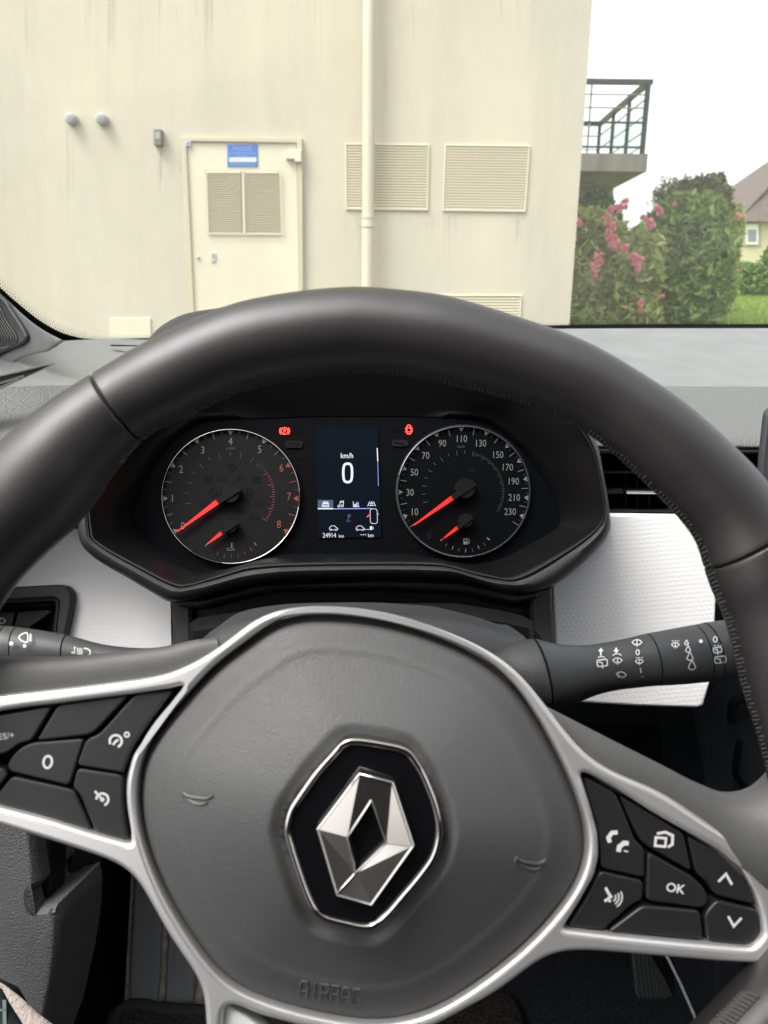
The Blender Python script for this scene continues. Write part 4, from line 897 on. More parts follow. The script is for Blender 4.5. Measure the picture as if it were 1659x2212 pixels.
stroke(mb, L3, catmull([(181, 1400), (190, 1402), (195, 1408), (193, 1415)], 3, False), 2.4, .0003); mb.build('stalk_print', 'print_white', lp[3])

# ================================================================ WINDSCREEN, PILLAR
A_, B_ = P(1229, 712, 1.17), P(138, 741, .86)
WS = Plane(0, 0, 0, 0, 0, org=A_); WS.u = (A_ - B_).normalized(); t_ = Vector((0, -.82, .50)); WS.n = WS.u.cross(t_).normalized()
if WS.n.dot(EYE - A_) < 0: WS.n = -WS.n
WS.v = WS.n.cross(WS.u)
wsc = thing('windscreen', A_, 'clear sloping windscreen with a black dotted edge band along the dashboard', 'windscreen')
mb = MB(); fill(mb, WS, [(-500, 760), (2500, 760), (2500, -900), (-500, -900)], 0); mb.build('windscreen_glass', 'windscreen_glass', wsc, 0)
fe = catmull([(-300, 330), (-150, 480), (0, 621), (42, 658), (85, 692), (127, 716), (161, 727), (182, 731), (230, 733), (317, 731), (600, 724), (829, 716), (1229, 702), (1659, 700), (2400, 698)], 6, False)
mb = MB(); fill(mb, WS, fe + [(2400, 765), (-300, 765)], .002); mb.build('edge_band', 'frit', wsc, 0)
mb = MB(); fr = resample(fe, 900, False); acc = 0; kk = 0
for i in range(1, len(fr)):
    p0, p1 = Vector(fr[i - 1]), Vector(fr[i]); acc += (p1 - p0).length
    if acc < 4.2: continue
    acc = 0; kk += 1; t = (p1 - p0).normalized(); n_ = Vector((t.y, -t.x)); left = p1.x < 185
    for r_ in range(6 if left else 3):
        if left and p1.x > 100 and r_ > 4: continue
        q = p1 + n_ * (1.0 + r_ * (3.5 if left else 2.6)) + t * (2.1 if r_ % 2 else 0); sz = (1.6 - r_ * .22) if left else (1.25 - .2 * r_)
        if p1.x > 600: q = p1 + n_ * (.8 + r_ * 2.2); sz = 1.1 - .25 * r_
        fill(mb, WS, arc(q.x, q.y, sz, sz, n=6), .002)
mb.build('edge_dots', 'frit', wsc, 0)
PL = Plane(40, 720, .70, 5, -30)
pil = thing('pillar_trim', PL.p(20, 760, 0), 'grey plastic windscreen pillar trim with a ribbed tweeter grille, left edge', 'pillar trim')
mb = MB(); pad(mb, PL, catmull([(-320, 330), (-150, 505), (0, 637), (32, 667), (63, 694), (95, 716), (134, 736)], 3, False) + [(118, 748), (99, 759), (72, 764), (42, 773), (0, 795), (-320, 980)], [(0, -.002), (0, -.001), (.002, 0)]); mb.build('pillar_panel', 'pillar_plastic', pil, 60)
gq = catmull([(-300, 400), (-100, 560), (0, 640), (21, 668), (42, 699), (53, 718), (56, 731), (42, 745), (0, 763), (-300, 890)], 4)
mb = MB(); pad(mb, PL, gq, [(0, 0), (0, .003), (.0015, .004), (.003, .0025)], h0=.004); gr = mb.build('tweeter_grille', 'grille_plastic', pil, 50)
mb = MB()
for k in range(26):
    o_ = k * 6.0 + 5
    path = catmull([(-110 - o_, 585), (-6 - o_, 655), (16 - o_, 690), (40 - o_, 728), (34 - o_, 745 + k * .6), (18 - o_, 753 + k * .8)], 4, False)
    path = [p for p in path if p[0] > -190 and inside(gq, p[0] + 4, p[1]) and inside(gq, p[0], p[1] + 5)]
    if len(path) > 3: tube(mb, [PL.p(*p, .0034) for p in path], .00055, 5)
mb.build('grille_rib', 'pillar_plastic', gr)

# ================================================================ FOOTWELL
FL = Plane(0, 0, 0, 90, 0, org=Vector((0, 0, .31)))
fw = thing('footwell', (0, .6, .30), 'dark carpeted driver footwell beneath the steering wheel', 'footwell')
mb = MB(); cube(mb, (-.62, -1.2, .25), (1.2, 1.05, .31)); mb.build('floor_carpet', 'carpet', fw, 0)
mb = MB(); cube(mb, (-.62, 1.05, .25), (1.2, 1.10, .93)); mb.build('bulkhead', 'carpet', fw, 0)
a, b = FL.p(154, 2212), FL.p(243, 2032); d = (b - a).normalized(); n_ = Vector((-d.y, d.x, 0)) * .08
mb = MB(); a2, b2 = a - d * .25, b + d * .5; vs = [a2, b2, b2 + n_, a2 + n_]; vs += [v + Vector((0, 0, .62)) for v in vs]
mb.add(vs, [(0, 1, 5, 4), (1, 2, 6, 5), (2, 3, 7, 6), (3, 0, 4, 7), (4, 5, 6, 7)]); mb.build('side_panel', 'cabin_dark', fw, 0)
mb = MB(); q = [FL.p(1500, 2212, .012), FL.p(1430, 2040, .012)]; cube(mb, (q[1].x + .06, -.9, .32), (q[1].x + .30, 1.04, .66)); mb.build('tunnel_side', 'cabin_dark', fw, 0)
mb = MB(); pad(mb, FL, catmull([(900, 2250), (930, 2200), (1000, 2180), (1090, 2140), (1125, 2180), (1130, 2260), (1000, 2330)], 4), [(0, 0), (0, .010), (.006, .014)], h0=.01); mb.build('carpet_fold', 'carpet_brown', fw, 60)
FR = Plane(340, 2170, .83, 46, 0)
frt = thing('footrest', FR.p(340, 2170, 0), 'grained grey plastic footrest with two raised pads beside the carpet wall', 'footrest')
mb = MB(); pad(mb, FR, [(284, 1850), (455, 1850), (447, 2190), (266, 2190)], [(0, -.03), (0, -.0015), (.001, 0)]); mb.build('footrest_plate', 'strip_worn', frt)
for q in ([(293, 1850), (358, 1850), (350, 2003), (346, 2101), (341, 2162), (336, 2169), (279, 2168), (278, 2100)], [(364, 1990), (440, 1990), (422, 2119), (419, 2165), (412, 2175), (360, 2172), (355, 2166), (358, 2100)]):
    mb = MB(); pad(mb, FR, rounded(q, 6, 3), [(0, -.002), (0, .003), (.0012, .0052), (.0035, .006)], h0=.005); mb.build('footrest_pad', 'foot_plastic', frt, 60)
mt = thing('floor_mat', FL.p(340, 2200, 0), 'black looped floor mat with a bound edge below the footrest', 'floor mat')
mq = [(236, 2222), (246, 2190), (262, 2174), (285, 2165), (320, 2167), (346, 2173), (440, 2178), (560, 2182), (700, 2190), (900, 2200), (1000, 2400), (600, 2700), (200, 2500)]
mb = MB(); pad(mb, FL, catmull(mq, 4), [(0, .001), (0, .012), (.004, .0145)], h0=.012); mb.build('mat_pile', 'mat_pile', mt, 60)
mb = MB(); mq2 = catmull(mq, 6); tube(mb, [FL.p(*p, .013) for p in [(a[0] + (3 if a[0] < 300 else 0), a[1] + 6) for a in mq2[:60]]], .0062, 10); mb.build('mat_binding', 'mat_binding', mt)
AP = Plane(1430, 2140, .86, 38, 0)
ped = thing('accelerator_pedal', AP.p(1430, 2240, 0), 'ribbed black rubber accelerator pedal below the right spoke', 'pedal')
mb = MB(); pq = [(1362, 2030), (1380, 2030), (1404, 2060), (1437, 2115), (1482, 2212), (1500, 2270), (1386, 2270), (1374, 2150)]
pad(mb, AP, pq, [(0, -.01), (0, 0), (.001, .001)]); mb.build('pedal_pad', 'rubber', ped)
mb = MB()
for k in range(12):
    x0 = 1368 + k * 9.6; y0 = 2040 if k < 2 else 2040 + (k - 2) * 21
    tube(mb, [AP.p(x0, y0, .002), AP.p(x0 + (2270 - y0) * .10, 2265, .002)], .0013, 6)
mb.build('pedal_rib', 'rubber', ped)
mb = MB(); tube(mb, [P(1428, 2040, .70), P(1470, 2125, .69), P(1520, 2240, .68)], .0014, 8); mb.build('tunnel_strip', 'foot_plastic', fw)
roof = thing('unseen_car_body', (.2, -.6, .3), 'unseen car roof, rear and far door, added to shade the cabin around the viewpoint', 'car body')  # out-of-view shell added to block sky light and darken reflections
mb = MB(); cube(mb, (1.15, -2.2, .3), (1.20, 1.0, .98)); mb.build('far_door', 'seat_cloth', roof, 0)
for ya, yb_ in ((-.25, -.13), (-2.2, -1.4)): mb = MB(); cube(mb, (1.15, ya, .981), (1.19, yb_, 1.499)); mb.build('far_pillar', 'pillar_plastic', roof, 0)
mb = MB(); cube(mb, (-.62, -2.2, 1.50), (1.15, -.08, 1.54)); mb.build('headliner', 'pillar_plastic', roof, 0)
mb = MB(); cube(mb, (-.62, -2.25, .3), (1.15, -2.2, 1.54)); mb.build('rear_panel', 'seat_cloth', roof, 0)
# clothing at the corner
clo = thing('clothing', P(20, 2230, .42), 'beige ribbed cloth hem over dark checked cloth at the lower left corner', 'clothing')
CP = Plane(30, 2180, .43, 45, 0)
mb = MB(); edge_loft(mb, CP, [((-160, 2060), (-160, 2066)), ((-60, 2095), (-60, 2105)), ((0, 2122), (0, 2134)), ((16, 2132), (8, 2143)), ((47, 2156), (22, 2168)), ((79, 2186), (38, 2193)), ((113, 2212), (51, 2214)), ((180, 2262), (78, 2262)), ((260, 2330), (110, 2330))], 0, .5, 24, 6); mb.build('cloth_hem', 'rib_cloth', clo, 80)
mb = MB(); pad(mb, CP, [(-200, 2075), (-60, 2105), (0, 2134), (8, 2143), (22, 2168), (38, 2193), (51, 2214), (78, 2262), (110, 2330), (-200, 2330)], [(0, -.03), (0, -.010), (.006, -.006)], h0=-.006); ck = mb.build('checked_cloth', 'check_cloth', clo, 60)
mb = MB(); stroke(mb, CP, [(9, 2160), (12, 2330)], 8, -.0055); stroke(mb, CP, [(-200, 2178), (12, 2182)], 5, -.0055); stroke(mb, CP, [(-60, 2120), (-55, 2330)], 8, -.0055); mb.build('cloth_check', 'check_line', ck)
# unseen seat added behind the viewpoint to give dark reflections
seat = thing('unseen_driver_seat', (0, -.45, .31), 'dark cloth driver seat, unseen, added behind the viewpoint for dark reflections', 'car seat')
mb = MB(); rr = []
for t in [i / 10 for i in range(11)]:
    z = .55 + t * .68; y = -.42 - t * .20; w = .26 - .05 * t ** 3
    rr.append([Vector((w * math.copysign(abs(math.cos(a)) ** .5, math.cos(a)), y + .075 * math.sin(a), z)) for a in [2 * math.pi * j / 24 for j in range(24)]])
loft(mb, rr, True, (True, True)); mb.build('backrest', 'seat_cloth', seat)
mb = MB(); rr = []
for t in [i / 8 for i in range(9)]:
    z = 1.25 + t * .2; w = .13 * (1 - .4 * abs(2 * t - 1) ** 3)
    rr.append([Vector((w * math.copysign(abs(math.cos(a)) ** .6, math.cos(a)), -.64 + .05 * math.sin(a), z)) for a in [2 * math.pi * j / 24 for j in range(24)]])
loft(mb, rr, True, (True, True)); mb.build('headrest', 'seat_cloth', seat)
mb = MB(); rr = []
for t in [i / 8 for i in range(9)]:
    y = -.45 + t * .48; w = .25; z = .53 + .03 * t
    rr.append([Vector((w * math.copysign(abs(math.cos(a)) ** .4, math.cos(a)), y, z - .05 + .07 * math.sin(a))) for a in [2 * math.pi * j / 24 for j in range(24)]])
loft(mb, rr, True, (True, True)); mb.build('seat_cushion', 'seat_cloth', seat)

# ================================================================ OUTSIDE
def gz(x, y):
    base = sstep(6.0, 10.5, y) * .86 + sstep(10, 17, y) * .42 + sstep(17, 34, y) * .35
    return base * sstep(.2, 2.4, x + (y - 6) * .15)
mb = MB(); xs = [-400, -60, -20, -8] + [i * .6 for i in range(-6, 40)] + [30, 60, 150, 500]; ys = [-200, -30, -6] + [i * .7 for i in range(0, 62)] + [60, 120, 300, 900]
loft(mb, [[Vector((x, y, gz(x, y))) for x in xs] for y in ys], False)
g = mb.build('ground', 'asphalt'); g['kind'] = 'structure'
mb = MB(); xs = [1.8 + i * .5 for i in range(70)]; ys = [9.2 + i * .6 for i in range(55)]
loft(mb, [[Vector((x, y, gz(x, y) + .03)) for x in xs] for y in ys], False)
g = mb.build('lawn', 'lawn_ground'); g['kind'] = 'structure'
mb = MB()
for i in range(16000):
    y = random.uniform(9.4, 19); x = random.uniform(.42 * y - .5, .60 * y + .3); z = gz(x, y) + .03; h = random.uniform(.03, .08); a = random.uniform(0, 6.28); w = .006
    mb.add([(x - w * math.cos(a), y - w * math.sin(a), z), (x + w * math.cos(a), y + w * math.sin(a), z), (x + random.uniform(-.02, .02), y + random.uniform(-.02, .02), z + h)], [(0, 1, 2)])
g = mb.build('grass', 'grass_blade', None, 0); g['kind'] = 'stuff'; g['label'] = 'bright green mown grass in front of the low hedge'
BP = Plane(0, 0, 0, 0, 0, org=Vector((0, 5.5, 1.05)))
XR = BP.p(1253, 380).x
bld = thing('apartment_building', (XR - 3, 5.5, 0), 'cream rendered building with a louvred service door, drainpipe and side balcony', 'building')
F1Z = (EYE + ray(1330, 370) * (10.5 / ray(1330, 370).y)).z - .003
mb = MB(); cube(mb, (-12, 5.5, -.3), (XR, 11.9, 9.5)); XB = EYE.x + (P(1325, 420, 1) - EYE).x / (P(1325, 420, 1) - EYE).y * 11.9
cube(mb, (-12, 11.901, -.3), (XR, 20, 9.5)); cube(mb, (XR - .5, 11.902, -.3), (XB, 19.9, F1Z)); mb.build('wall', 'wall_cream', bld, 0)
mb = MB(); cube(mb, (-12.1, 5.40, 9.5), (XR + .15, 20, 9.7)); mb.build('roof', 'concrete', bld, 0)
def q4(x0, y0, x1, y1): return [(x0, y0), (x1, y0), (x1, y1), (x0, y1)]
# door
fo = [(390, 295), (652.5, 298.5), (655.5, 760), (416, 760)]; fi = [(402, 305), (641, 308.5), (649, 760), (423, 760)]
mb = MB(); slab(mb, BP, [fo, fi], .035, .06, .004); dr = mb.build('service_door', 'frame_cream', bld, 30)
mb = MB(); pad(mb, BP, [(402.5, 306), (640.5, 309), (648.5, 760), (422.5, 760)], [(0, -.01), (0, .016), (.003, .018)], h0=.018); mb.build('door_leaf', 'door_cream', dr)
def louv(m_, ax, bx, y0, y1, n, h=0, ax2=None, bx2=None, mi=0, sl=.004):
    ax2 = ax if ax2 is None else ax2; bx2 = bx if bx2 is None else bx2
    for i in range(n):
        t0, t1 = i / n, (i + .72) / n; f = lambda t: (ax + (ax2 - ax) * t, bx + (bx2 - bx) * t, y0 + (y1 - y0) * t)
        a0, b0, c0 = f(t0); a1, b1, c1 = f(t1); k = (b0 - a0) * sl
        vs = [BP.p(a0, c0, h), BP.p(b0, c0 + k, h), BP.p(b1, c1 + k, h + .011), BP.p(a1, c1, h + .011), BP.p(b1, c1 + k, h), BP.p(a1, c1, h)]
        m_.add(vs, [(0, 1, 2, 3), (3, 2, 4, 5)], mi)
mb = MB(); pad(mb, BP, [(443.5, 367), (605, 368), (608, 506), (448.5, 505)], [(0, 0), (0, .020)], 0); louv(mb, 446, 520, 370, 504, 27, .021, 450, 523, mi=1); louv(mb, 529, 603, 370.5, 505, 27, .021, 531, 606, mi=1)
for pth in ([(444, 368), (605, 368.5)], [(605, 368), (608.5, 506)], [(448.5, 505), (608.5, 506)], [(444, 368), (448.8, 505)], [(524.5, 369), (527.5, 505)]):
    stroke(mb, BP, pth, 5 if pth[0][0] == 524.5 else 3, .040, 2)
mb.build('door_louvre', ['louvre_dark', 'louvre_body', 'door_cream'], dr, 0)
mb = MB(); pad(mb, BP, q4(491, 312, 556.5, 360), [(0, .018), (0, .024)], 0, h0=.024); h = .026
text(mb, BP, 'POSTE', 523.5, 321, 9, h, 1, mi=1, sx=1.15); text(mb, BP, 'DE TRANSFORMATION', 523.5, 331, 4.2, h, 1, mi=1); text(mb, BP, 'ELECTRIQUE', 523.5, 337, 3.6, h, 1, mi=1)
fill(mb, BP, q4(495, 340, 554, 350), h, 2)
for x in (503, 508, 512, 517): stroke(mb, BP, [(x, 343.5), (x + 2.5, 347)], 1.6, .0265, 3)
text(mb, BP, 'ENTREE INTERDITE', 523.5, 355, 4.4, h, 1, mi=1)
mb.build('door_sign', ['sign_blue', 'sign_text', 'sign_pale', 'sign_rust'], dr, 0)
mb = MB(); pad(mb, BP, q4(401, 305, 411, 315), [(0, .018), (0, .040)], h0=.04); fill(mb, BP, q4(403, 307, 409, 313), .041, 1); mb.build('door_sticker', ['sign_pale', 'sign_blue'], dr, 0)
mb = MB(); pad(mb, BP, rounded(q4(617, 329, 650, 344), 3), [(0, .018), (0, .05), (.004, .055)], h0=.05); pad(mb, BP, q4(637, 324, 651, 350), [(0, .0), (0, .06), (.004, .065)], h0=.06); mb.build('door_closer', 'door_cream', dr)
mb = MB(); pad(mb, BP, rounded(q4(456, 545, 466, 567), 4), [(0, .018), (0, .024), (.003, .026)], h0=.025); fill(mb, BP, q4(459.5, 548, 462, 558), .027, 1); mb.build('door_handle', ['cap_white', 'box_grey'], dr); mb = MB(); pad(mb, BP, arc(427.5, 556, 3.5, 3.5, n=16), [(0, .018), (0, .03), (.003, .033)], h0=.03); mb.build('door_lock', 'cap_white', dr)
# vent grilles
def grille(x0, y0, x1, y1, n, x0b, x1b, sk):
    m_ = MB(); w = 3.5; a = [(x0, y0), (x1, y0 + sk), (x1b, y1 + sk), (x0b, y1)]; b = [(x0 + w, y0 + w), (x1 - w, y0 + sk + w), (x1b - w, y1 + sk - w), (x0b + w, y1 - w)]
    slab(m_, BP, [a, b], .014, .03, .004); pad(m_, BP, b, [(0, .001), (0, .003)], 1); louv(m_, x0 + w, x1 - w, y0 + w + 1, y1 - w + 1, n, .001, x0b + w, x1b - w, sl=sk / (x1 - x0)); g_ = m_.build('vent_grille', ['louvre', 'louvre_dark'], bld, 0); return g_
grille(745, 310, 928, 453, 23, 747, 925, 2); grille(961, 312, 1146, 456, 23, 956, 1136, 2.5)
grille(745, 633, 920, 770, 21, 746, 915, 2); grille(951, 637, 1128, 775, 21, 947, 1120, 0)
mb = MB(); pts = [BP.p(798, -200, .09), BP.p(798, 0, .09), BP.p(794, 640, .09), BP.p(793, 760, .09)]; tube(mb, pts, .040, 20); pipe = mb.build('drainpipe', 'pipe_cream', bld, 60)
mb = MB()
for y, r in ((470, .047), (489, .046)): tube(mb, [BP.p(795.4, y - 2, .09), BP.p(795.4, y + 2, .09)], r, 20)
tube(mb, [BP.p(795.4, 470, .09), BP.p(795.3, 489, .09)], .0435, 20); mb.build('pipe_collar', 'pipe_cream', pipe, 40)
for x in (151.5, 217.5):
    mb = MB(); pad(mb, BP, arc(x, 255.5, 12.5, 12.5, n=28), [(0, 0), (0, .05), (.008, .065), (.02, .067)], h0=.05)
    cp = mb.build('wall_vent', 'cap_white', bld, 50); mb = MB()
    for k in range(6): stroke(mb, BP, [(x + 2 * math.cos(k), 255.5 + 2 * math.sin(k)), (x + 9 * math.cos(k * 1.05), 255.5 + 9 * math.sin(k * 1.05))], 1.6, .068)
    mb.build('vent_slot', 'box_grey', cp)
mb = MB(); pad(mb, BP, rounded(q4(332, 279, 349, 314), 2), [(0, 0), (0, .05), (.004, .056)], h0=.05); pad(mb, BP, rounded(q4(335, 285, 346, 300), 2), [(0, .05), (0, .060)], 1, h0=.06); mb.build('wall_box', ['box_grey', 'rail_light'], bld)
mb = MB(); pad(mb, BP, [(236, 687), (325, 687), (327, 770), (237, 770)], [(0, 0), (0, .008), (.002, .010)], h0=.01); mb.build('wall_hatch', 'door_cream', bld)
mb = MB()
rs = random.Random(3)
for x0, x1, y0, ln, n in ((236, 450, -30, 90, 26), (228, 250, -10, 320, 6), (440, 460, -10, 170, 5), (745, 790, 458, 130, 9), (900, 950, 458, 170, 10), (1115, 1150, 462, 170, 8), (955, 990, 462, 120, 7), (140, 165, 272, 230, 4), (206, 230, 272, 150, 3), (816, 840, -20, 300, 4), (388, 402, 300, 350, 5), (330, 350, 316, 200, 4), (20, 1240, -60, 260, 30)):
    for i in range(n):
        x = rs.uniform(x0, x1); w = rs.uniform(1.5, 5); l = ln * rs.uniform(.3, 1); ya = y0 + rs.uniform(0, 12)
        fill(mb, BP, [(x - w, ya), (x + w, ya), (x + w * .7, ya + l * .6), (x, ya + l), (x - w * .8, ya + l * .5)], .003 + .0004 * rs.random() + .00005 * i)
mb.build('wall_stain', 'wall_stain', bld, 0)
# balcony
def YP(yw): return Plane(0, 0, 0, 0, 0, org=Vector((0, yw, 1.05)))
Y1 = 10.5; F1 = YP(Y1)
tl, tr_, br = F1.p(1180, 331), F1.p(1400, 331.5), F1.p(1396, 370.5)
XL, XRb, ZT, ZB = XB - 1.5, tr_.x, F1.p(1330, 331.5).z, F1.p(1330, 370).z
mb = MB(); cube(mb, (XR - 1.2, Y1, ZB), (XRb, Y1 + 2.35, ZT)); bal = mb.build('balcony', 'concrete', bld, 0)
ZH = F1.p(1345, 173).z; t = .025
mb = MB()
def bar(a, b, r, mi=0): tube(mb, [Vector(a), Vector(b)], r, 8, mi)
xr = XRb - .06; yb = Y1 + 2.28; xl = XR - 1.0
cube(mb, (xl, Y1 + .02, ZH - .035), (xr + .05, Y1 + .09, ZH + .02)); cube(mb, (xr - .03, Y1 + .092, ZH - .035), (xr + .04, yb, ZH + .018)); cube(mb, (xl, yb + .002, ZH - .035), (xr + .04, yb + .06, ZH + .02))
for k in range(4): bar((xr, Y1 + .05 + (yb - Y1 - .05) * k / 3, ZT), (xr, Y1 + .05 + (yb - Y1 - .05) * k / 3, ZH), .026)
for k in range(1, 3): bar((xr - .9 * k, yb, ZT), (xr - .9 * k, yb, ZH), .018)
bar((xr, Y1 + .05, ZT), (xr, Y1 + .05, ZH), .035)
for fr_ in (.10, .44): bar((xl, Y1 + .05, ZT + (ZH - ZT) * fr_), (xr, Y1 + .05, ZT + (ZH - ZT) * fr_), .014)
for fr_ in (.64, .82): bar((xl, Y1 + .05, ZT + (ZH - ZT) * fr_), (xr, Y1 + .05, ZT + (ZH - ZT) * fr_), .009, 1)
for fr_ in (.12, .32, .55, .78):
    bar((xr, Y1 + .05, ZT + (ZH - ZT) * fr_), (xr, yb, ZT + (ZH - ZT) * fr_), .009, 1); bar((xl, yb, ZT + (ZH - ZT) * fr_), (xr, yb, ZT + (ZH - ZT) * fr_), .009, 1)
px_ = F1.p(1276, 250).x
bar((px_, Y1 + .05, ZT), (px_, Y1 + .05, ZH), .012, 1)
mb.build('balcony_railing', ['rail_green', 'rail_light'], bal, 30)
mb = MB(); cube(mb, (xl, Y1 + .045, ZT + .1), (xr - .05, Y1 + .052, ZT + (ZH - ZT) * .44)); cube(mb, (xr - .004, Y1 + .12, ZT + .1), (xr + .004, yb - .06, ZT + (ZH - ZT) * .8)); mb.build('railing_panel', 'frosted', bal, 0)
# plants
def leaves(mb, blobs, Y, n, size, mi=None, asp=2.6, dz=.8):
    sub = []
    for bx, by, rx, ry in blobs:
        if rx < 24: sub.append((bx, by, rx, ry)); continue
        sub.append((bx, by, rx * .72, ry * .72))
        for k in range(11):
            a = k * 2 * math.pi / 11 + random.uniform(-.3, .3); q = random.uniform(.55, .82); s_ = random.uniform(.24, .42)
            sub.append((bx + rx * q * math.cos(a), by + ry * q * math.sin(a), rx * s_, ry * s_ * random.uniform(.7, 1.1)))
    blobs = sub
    tot = sum(b[2] * b[3] for b in blobs)
    for bx, by, rx, ry in blobs:
        c = EYE + ray(bx, by) * (Y / ray(bx, by).y); k = Y / ray(bx, by).y / FQ; RX, RY = rx * k, ry * k
        for i in range(int(n * rx * ry / tot)):
            while 1:
                d = Vector((random.uniform(-1, 1), random.uniform(-1, 1), random.uniform(-1, 1)))
                if .2 < d.length < 1: break
            d = d.normalized() * (d.length ** .6)
            nz = noise.noise(Vector((d.x * 2.3 + bx, d.y * 2.3, d.z * 2.3 + by)))
            d *= 1 + .42 * nz + random.uniform(-.05, .05) + (random.random() ** 6) * .22
            p = c + Vector((d.x * RX, d.y * RX * dz, d.z * RY))
            a = Vector((random.gauss(0, 1), random.gauss(0, 1), random.gauss(-.2, .8))).normalized(); b = a.orthogonal().normalized()
            b = (Matrix.Rotation(random.uniform(0, 6.28), 3, a) @ b); L_ = size * random.uniform(.6, 1.3); W = L_ / asp; m_ = a.cross(b) * L_ * .12
            mb.add([p - a * L_ / 2, p - b * W / 2 + m_, p + a * L_ / 2, p + b * W / 2 + m_], [(0, 1, 2, 3)], (mi if mi is not None else 0))
def stems(mb, pts, Y, z1, n=5):
    for bx, by in pts:
        c = EYE + ray(bx, by) * (Y / ray(bx, by).y); g_ = gz(c.x, Y)
        for k in range(n):
            tube(mb, [Vector((c.x + random.uniform(-.1, .1), Y + random.uniform(-.1, .1), g_ - .03)), Vector((c.x + random.uniform(-.12, .12), Y + random.uniform(.0, .3), (g_ + c.z) / 2)), Vector((c.x + random.uniform(-.12, .12), Y + random.uniform(.1, .3), c.z - .1))], [.02, .012, .005], 6)
def plant(name, lab, cat, Y, blobs, n, size, m_, base, grp=None, extra=None, asp=2.6):
    c = EYE + ray(*base) * (Y / ray(*base).y)
    t = thing(name, (c.x, Y, gz(c.x, Y)), lab, cat, grp)
    mb = MB(); leaves(mb, blobs, Y, n, size, asp=asp); mb.build('foliage', m_, t, 0)
    mb = MB(); stems(mb, [(b[0], b[1]) for b in blobs[:4]], Y, 0); mb.build('stem', 'stem', t)
    if extra: extra(t)
    return t
def flowers(t, Y, spots, s, name='blossom'):
    mb = MB()
    for bx, by, r in spots:
        for j in range(max(2, int(r * .7))):
            a = random.uniform(0, 6.28); q = r * random.uniform(.1, .9); leaves(mb, [(bx + q * math.cos(a), by + q * math.sin(a) * 1.2, r * .42, r * .5)], Y, 15, s * .95, asp=1.25)
    mb.build(name, 'petal', t, 0)
plant('flowering_shrub', 'tall shrub with clusters of pink blossom beside the building corner', 'shrub', 8.6,
      [(1265, 600, 70, 85), (1340, 585, 75, 80), (1300, 520, 60, 60), (1270, 680, 80, 60), (1360, 670, 75, 60), (1390, 560, 45, 70), (1255, 500, 40, 50)], 13000, .13, 'leaf_mixed', (1310, 700),
      extra=lambda t: flowers(t, 7.75, [(1342, 448, 10), (1320, 452, 8), (1352, 432, 5), (1404, 482, 9), (1320, 494, 11), (1318, 510, 9), (1328, 522, 10), (1324, 535, 8), (1292, 560, 11), (1283, 578, 7), (1286, 592, 6), (1349, 537, 9), (1366, 556, 9), (1380, 566, 10), (1376, 580, 7), (1250, 483, 6), (1240, 512, 5), (1384, 652, 6), (1382, 664, 4), (1310, 470, 6), (1392, 470, 6), (1430, 638, 3)], .045))
plant('laurel_bush', 'tall dense green bush with reddish top shoots, middle of the planting', 'bush', 9.8,
      [(1490, 560, 85, 110), (1470, 640, 85, 75), (1525, 620, 60, 90), (1440, 500, 55, 55), (1540, 520, 40, 80), (1500, 470, 75, 55)], 12000, .16, 'leaf_deep', (1480, 700),
      extra=lambda t: (flowers(t, 9.0, [(1420, 447, 5), (1425, 456, 7), (1455, 442, 4)], .05)))
def tops():
    t = plant('photinia_shrub', 'shrub with reddish brown shoots and sparse twigs showing over the bush', 'shrub', 10.4, [(1475, 425, 45, 28), (1530, 420, 50, 35), (1565, 470, 25, 60), (1500, 405, 30, 20), (1455, 440, 30, 20)], 3600, .09, 'leaf_reddish', (1500, 690))
    mb = MB()
    for i in range(46):
        x = random.uniform(1412, 1580); y = 440 - 32 * math.sin((x - 1400) / 190 * math.pi) ** .7 + random.uniform(-6, 8)
        c = EYE + ray(x, y) * (10.4 / ray(x, y).y); h_ = random.uniform(.06, .2)
        tube(mb, [c - Vector((0, 0, .3)), c + Vector((random.uniform(-.04, .04), 0, h_))], .005, 4)
        for k in range(9):
            p = c + Vector((random.uniform(-.04, .04), random.uniform(-.04, .04), random.uniform(-.1, h_))); a = Vector((random.uniform(-1, 1), random.uniform(-.5, .5), random.uniform(.2, 1))).normalized() * .07; b = a.orthogonal().normalized() * .018
            mb.add([p, p + a * .5 + b, p + a, p + a * .5 - b], [(0, 1, 2, 3)])
    mb.build('top_shoot', 'leaf_reddish', t, 0)
tops()
plant('rose_bush', 'small bush with pale pink flowers at the right edge of the planting', 'bush', 12.5, [(1592, 500, 14, 50), (1575, 600, 22, 60)], 1800, .09, 'leaf_mixed', (1575, 680),
      extra=lambda t: flowers(t, 12.0, [(1583, 452, 6), (1598, 464, 7), (1575, 445, 4), (1588, 560, 5), (1578, 578, 5), (1560, 590, 4), (1592, 585, 4)], .05))
plant('small_tree', 'light green leafy tree growing below the balcony', 'tree', 10.9, [(1290, 445, 40, 35), (1262, 470, 35, 45), (1310, 470, 35, 30)], 3200, .09, 'leaf_hedge', (1280, 690))
plant('hedge', 'low clipped green hedge behind the lawn at the right edge', 'hedge', 17.0, [(1620, 610, 75, 45), (1680, 590, 60, 50), (1575, 625, 45, 32), (1740, 590, 70, 55), (1600, 630, 50, 30), (1660, 628, 60, 30)], 9000, .16, 'leaf_hedge', (1640, 660))
plant('conifer', 'dark narrow conifer rising behind the bushes', 'tree', 26.0, [(1551, 396, 14, 22), (1548, 430, 24, 40), (1552, 500, 34, 60)], 4200, .28, 'leaf_conifer', (1550, 600), asp=4)
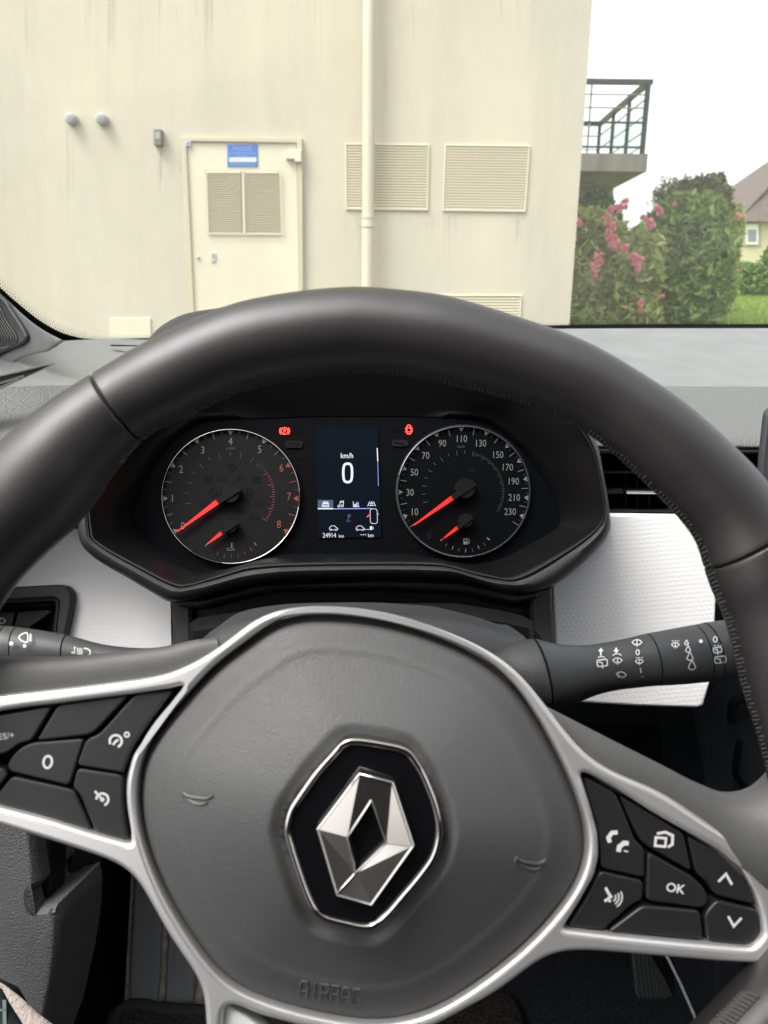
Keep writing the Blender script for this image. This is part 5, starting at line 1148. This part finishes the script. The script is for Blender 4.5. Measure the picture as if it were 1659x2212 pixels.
# far house
YH = 32.0; HP = YP(YH); hb = HP.p(1640, 560)
hs = thing('house', (hb.x + 4, YH, gz(hb.x, YH)), 'cream house with a brown tiled roof and white window at the right edge', 'house')
x0 = HP.p(1592, 520).x; ze = HP.p(1640, 470).z
mb = MB(); cube(mb, (x0, YH, 0), (x0 + 12, YH + 9, ze)); mb.build('wall', 'house_wall', hs, 0)
p1, p2 = HP.p(1583, 474), HP.p(1659, 412)
sl = (p2.z - p1.z) / (p2.x - p1.x) * .88; mb = MB(); ax, az = p1.x, p1.z; R_ = 6.2
for yy in ((YH - .35, YH + 9.4),):
    v = [(ax, yy[0], az - .1), (ax + 2 * R_, yy[0], az - .1), (ax + 2 * R_, yy[1], az - .1), (ax, yy[1], az - .1), (ax + R_ * .9, YH + 4.0, az + sl * R_), (ax + R_ * 1.1, YH + 5.0, az + sl * R_)]
    mb.add(v, [(0, 1, 5, 4), (1, 2, 5), (2, 3, 4, 5), (3, 0, 4), (0, 1, 2, 3)])
rf = mb.build('roof', 'roof_tile', hs, 0)
def hpad(a, h0, h1, m_, name, par): mb_ = MB(); pad(mb_, HP, a, [(0, h0), (0, h1)], h0=h1); return mb_.build(name, m_, par, 0)
w_ = hpad(q4(1606, 482, 1645, 532), 0, .04, 'concrete', 'window', hs); hpad(q4(1612, 484, 1638, 528), .02, .10, 'window_white', 'window_frame', w_); hpad(q4(1616, 496, 1634, 522), .10, .12, 'window_glass', 'window_pane', w_)
w2 = hpad(q4(1585, 498, 1600, 528), 0, .04, 'concrete', 'window', hs); hpad(q4(1588, 501, 1597, 524), .03, .08, 'window_glass', 'window_pane', w2)

# ================================================================ LIGHT, CAMERA
w = bpy.data.worlds.new('World'); S.world = w; w.use_nodes = True
N = w.node_tree.nodes; L = w.node_tree.links; bg = N['Background']
sky = N.new('ShaderNodeTexSky'); sky.sky_type = 'NISHITA'; sky.sun_disc = False
EL, AZ = rad(58), rad(235)
sky.sun_elevation = EL; sky.sun_rotation = AZ; sky.dust_density = 4; sky.ozone_density = 1; sky.air_density = 1.5
hs_ = N.new('ShaderNodeHueSaturation'); hs_.inputs['Saturation'].default_value = .12
L.new(sky.outputs['Color'], hs_.inputs['Color']); L.new(hs_.outputs['Color'], bg.inputs['Color']); bg.inputs['Strength'].default_value = .13
sd = bpy.data.lights.new('sun', 'SUN'); sd.energy = .8; sd.angle = rad(25); sd.color = (1, .96, .90)
so = bpy.data.objects.new('sun', sd); COL.objects.link(so)
dirv = Vector((math.sin(AZ) * math.cos(EL), math.cos(AZ) * math.cos(EL), math.sin(EL)))
so.rotation_euler = dirv.to_track_quat('Z', 'Y').to_euler(); so.location = (0, 0, 20)
cd = bpy.data.cameras.new('camera'); co = bpy.data.objects.new('camera', cd); COL.objects.link(co); S.camera = co
cd.sensor_fit = 'VERTICAL'; cd.sensor_height = 36; cd.lens = FQ / 2212 * 36; cd.clip_start = .01; cd.clip_end = 2000
co.matrix_world = Matrix.Translation(EYE) @ Matrix((Rv, Uv, -Fv)).transposed().to_4x4()
cd.dof.use_dof = True; cd.dof.focus_distance = .56; cd.dof.aperture_fstop = 15
S.view_settings.view_transform = 'Standard'; S.view_settings.look = 'None'; S.view_settings.exposure = 1.6; S.view_settings.gamma = 1
S.cycles.max_bounces = 8; S.cycles.transparent_max_bounces = 12; S.cycles.use_denoising = True
